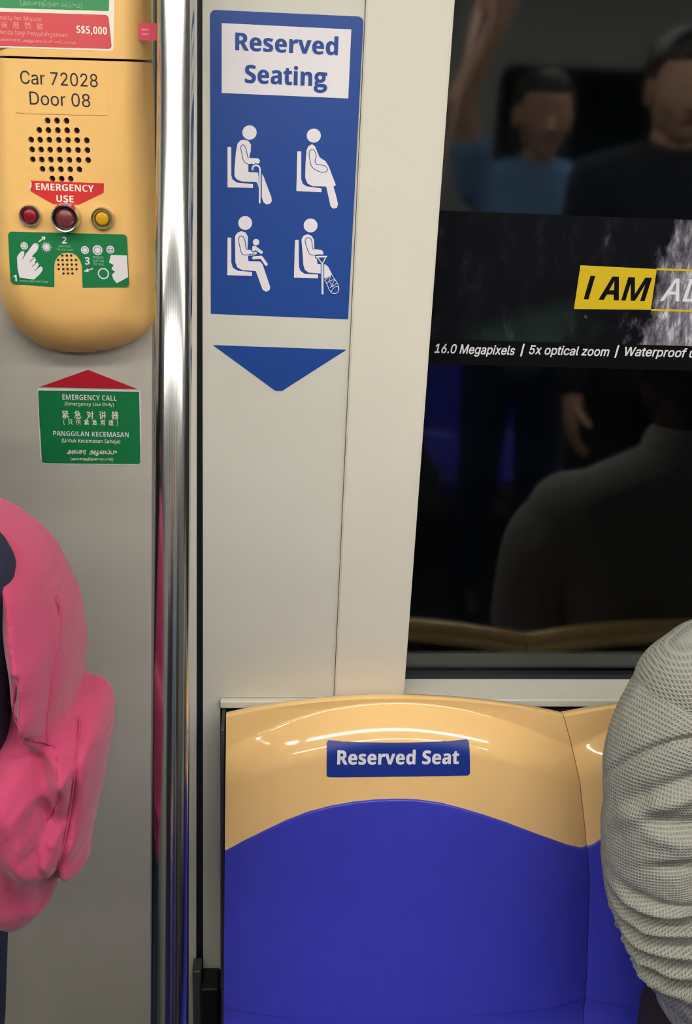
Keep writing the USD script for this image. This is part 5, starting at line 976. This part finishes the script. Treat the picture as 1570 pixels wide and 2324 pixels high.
def sleeve(spine, nu=150, nv=300):
    sp = spline(np.array(spine), nv); C, Rr = sp[:, :3], sp[:, 3]
    t = np.gradient(C, axis=0); t /= np.linalg.norm(t, axis=1, keepdims=True)
    ln_ = np.r_[0, np.cumsum(np.linalg.norm(np.diff(C, axis=0), axis=1))]; tot = ln_[-1]
    ref = np.array([0.0, -1.0, 0.0]); V, UV = [], []
    a = np.linspace(-np.pi, np.pi, nu)
    side = []
    for i in range(nv):
        n = ref - t[i] * (ref @ t[i]); n /= np.linalg.norm(n)         # towards the aisle: a = 0
        b = np.cross(t[i], n)
        if b[0] > 0: b = -b                                           # towards the empty seat: a = +90 degrees
        side.append((n, b))
    side = np.array(side)
    A, S = np.meshgrid(a, ln_ / tot)
    u = A * 0.065; v = S * tot
    bump = lambda c, w, k: np.exp(-((v + k * u - c) / w) ** 2)
    D = np.zeros_like(A)
    # folds: (place along the arm, width, slant, depth, from angle, to angle)
    for c, w, k, dep, a0, a1, bend in ((0.105, 0.004, -0.75, -0.006, -1.6, 1.4, 0.0), (0.170, 0.010, -0.55, -0.006, -1.7, 0.9, 0.0), (0.195, 0.010, -0.5, 0.005, -1.7, 1.0, 0.0), (0.232, 0.012, 0.1, -0.007, -1.8, 0.6, 0.45), (0.250, 0.012, 0.1, 0.007, -1.8, 0.4, 0.45),
                                       (0.285, 0.008, 0.0, -0.006, -1.8, 0.5, -0.5), (0.275, 0.010, -0.1, 0.004, -1.6, 0.4, -0.5), (0.355, 0.009, 0.35, -0.005, -1.8, 1.0, 0.0), (0.372, 0.009, 0.4, 0.006, -1.8, 1.0, 0.0), (0.392, 0.008, 0.4, -0.007, -1.8, 1.2, 0.1), (0.408, 0.008, 0.45, 0.006, -1.8, 1.2, 0.1),
                                       (0.424, 0.007, 0.5, -0.008, -1.9, 1.3, 0.12), (0.438, 0.007, 0.5, 0.006, -1.9, 1.2, 0.15), (0.452, 0.006, 0.55, -0.007, -1.9, 1.3, 0.15), (0.466, 0.007, 0.55, 0.006, -1.9, 1.3, 0.15), (0.482, 0.006, 0.6, -0.007, -1.9, 1.4, 0.15), (0.498, 0.007, 0.6, 0.005, -1.9, 1.4, 0.15)):
        m = 1 / (1 + np.exp(-(A - a0) * 6)) / (1 + np.exp((A - a1) * 6))
        cc = v + k * u + bend * u * u / 0.065 * 0.35 - c * tot / 0.52
        D += 1.6 * dep * np.exp(-(cc / w) ** 2) * m
    P3 = np.stack([np.cos(A) * 2.2, np.sin(A) * 2.2, S * 9], -1)
    D += 0.009 * (meshkit.fbm(P3, 4, 3) - 0.47) * np.clip(S * 8, 0, 1)
    ridged = 1 - np.abs(2 * meshkit.noise(np.stack([np.cos(A) * 1.6, np.sin(A) * 1.6, S * 26 + np.sin(A + 0.8) * 3.2], -1), 11) - 1)
    D += 0.009 * (ridged - 0.6) * np.clip((S - 0.62) / 0.15, 0, 1)
    cuff = np.clip((S - 0.975) / 0.02, 0, 1)
    RR = Rr[:, None] + D
    V = C[:, None, :] + RR[..., None] * (np.cos(A)[..., None] * side[:, None, 0, :] + np.sin(A)[..., None] * side[:, None, 1, :])
    uv = np.stack([u, v], -1)
    inner = C[:, None, :] + (RR - 0.004)[..., None] * (np.cos(A)[..., None] * side[:, None, 0, :] + np.sin(A)[..., None] * side[:, None, 1, :])
    back = inner[::-1][: nv // 5]
    V = np.vstack([V, back]); uv = np.vstack([uv, uv[::-1][: nv // 5]])
    v_, f_ = grid_mesh(V)
    m = trimesh.Trimesh(v_, f_, process=False)
    c = m.triangles_center; k = cKDTree(C).query(c)[1]
    if np.mean(np.einsum('ij,ij->i', m.face_normals, c - C[k])[: len(f_) // 2]) < 0: f_ = f_[:, ::-1]
    return (v_, f_), uv.reshape(-1, 2)
_sm, _uv = sleeve(ARM)
obj('sleeve', _sm, 'waffle_knit', man.t, smooth=True, uv=_uv, label='near sleeve, creased and pushed up to the elbow')

# two passengers across the aisle, mirrored in the window
p2 = Figure('person', 'dark-haired person in black standing across the aisle, mirrored in the window', (1.04, -1.42, ZF), 0, 1.05)
stand(p2, [[(0.185, 0, 1.395), (0.22, 0.03, 1.13), (0.15, 0.22, 1.05), (-0.3, 0.8, 0), (0.4, 0.2, 0.8)], [(-0.185, 0, 1.395), (-0.22, 0.0, 1.12), (-0.20, 0.10, 0.88), (0, 0.2, -1), (-1, 0, 0)]], 'skin_fair', 'shirt_black', 'trousers_dark')
p3 = Figure('person', 'person in a light blue top holding an overhead strap, mirrored in the window', (0.82, -1.93, ZF), 0, 1.0)
stand(p3, [[(0.185, 0, 1.395), (0.21, 0.02, 1.13), (0.18, 0.16, 0.93), (0, 0.5, -0.8), (1, 0, 0)], [(-0.18, 0, 1.40), (-0.26, 0.06, 1.64), (-0.18, 0.10, 1.84), (0.2, 0.05, 1), (0, 1, 0)]], 'skin_fair', 'shirt_blue', 'denim', long_hair=True, sleeve=0.45)
# unseen figures added to block lamp light: the photographer and two passengers
p4 = Figure('person', 'unseen photographer in dark clothes holding up the camera, added to block lamp light', (0.02, -1.72, ZF), 0, 1.02)
stand(p4, [[(0.185, 0, 1.395), (0.20, 0.20, 1.24), (0.075, 0.30, 1.50), (-0.2, 0.3, 1), (0.3, -1, 0.2)], [(-0.185, 0, 1.395), (-0.20, 0.20, 1.24), (-0.075, 0.30, 1.50), (0.2, 0.3, 1), (-0.3, -1, 0.2)]], 'skin_fair', 'shirt_black', 'trousers_dark')
p5 = Figure('person', 'unseen person in a black top behind the backpack wearer, added to shade the lower left wall', (-0.86, -0.62, ZF), 60, 1.0)  # out of view, added to shade the lower left wall
stand(p5, [[(0.185, 0, 1.395), (0.22, 0.0, 1.12), (0.20, 0.10, 0.88), (0, 0.2, -1), (1, 0, 0)], [(-0.185, 0, 1.395), (-0.22, 0.0, 1.12), (-0.20, 0.10, 0.88), (0, 0.2, -1), (-1, 0, 0)]], 'skin_fair', 'shirt_black', 'denim', long_hair=True)
p6 = Figure('person', 'unseen person in a dark top and jeans behind the photographer, added to block lamp light', (-0.36, -1.95, ZF), -8, 1.03)  # out of view, added to keep the far lamp row off the lower wall
stand(p6, [[(0.185, 0, 1.395), (0.22, 0.0, 1.12), (0.20, 0.10, 0.88), (0, 0.2, -1), (1, 0, 0)], [(-0.185, 0, 1.395), (-0.22, 0.0, 1.12), (-0.20, 0.10, 0.88), (0, 0.2, -1), (-1, 0, 0)]], 'skin_fair', 'navy_cloth', 'denim')
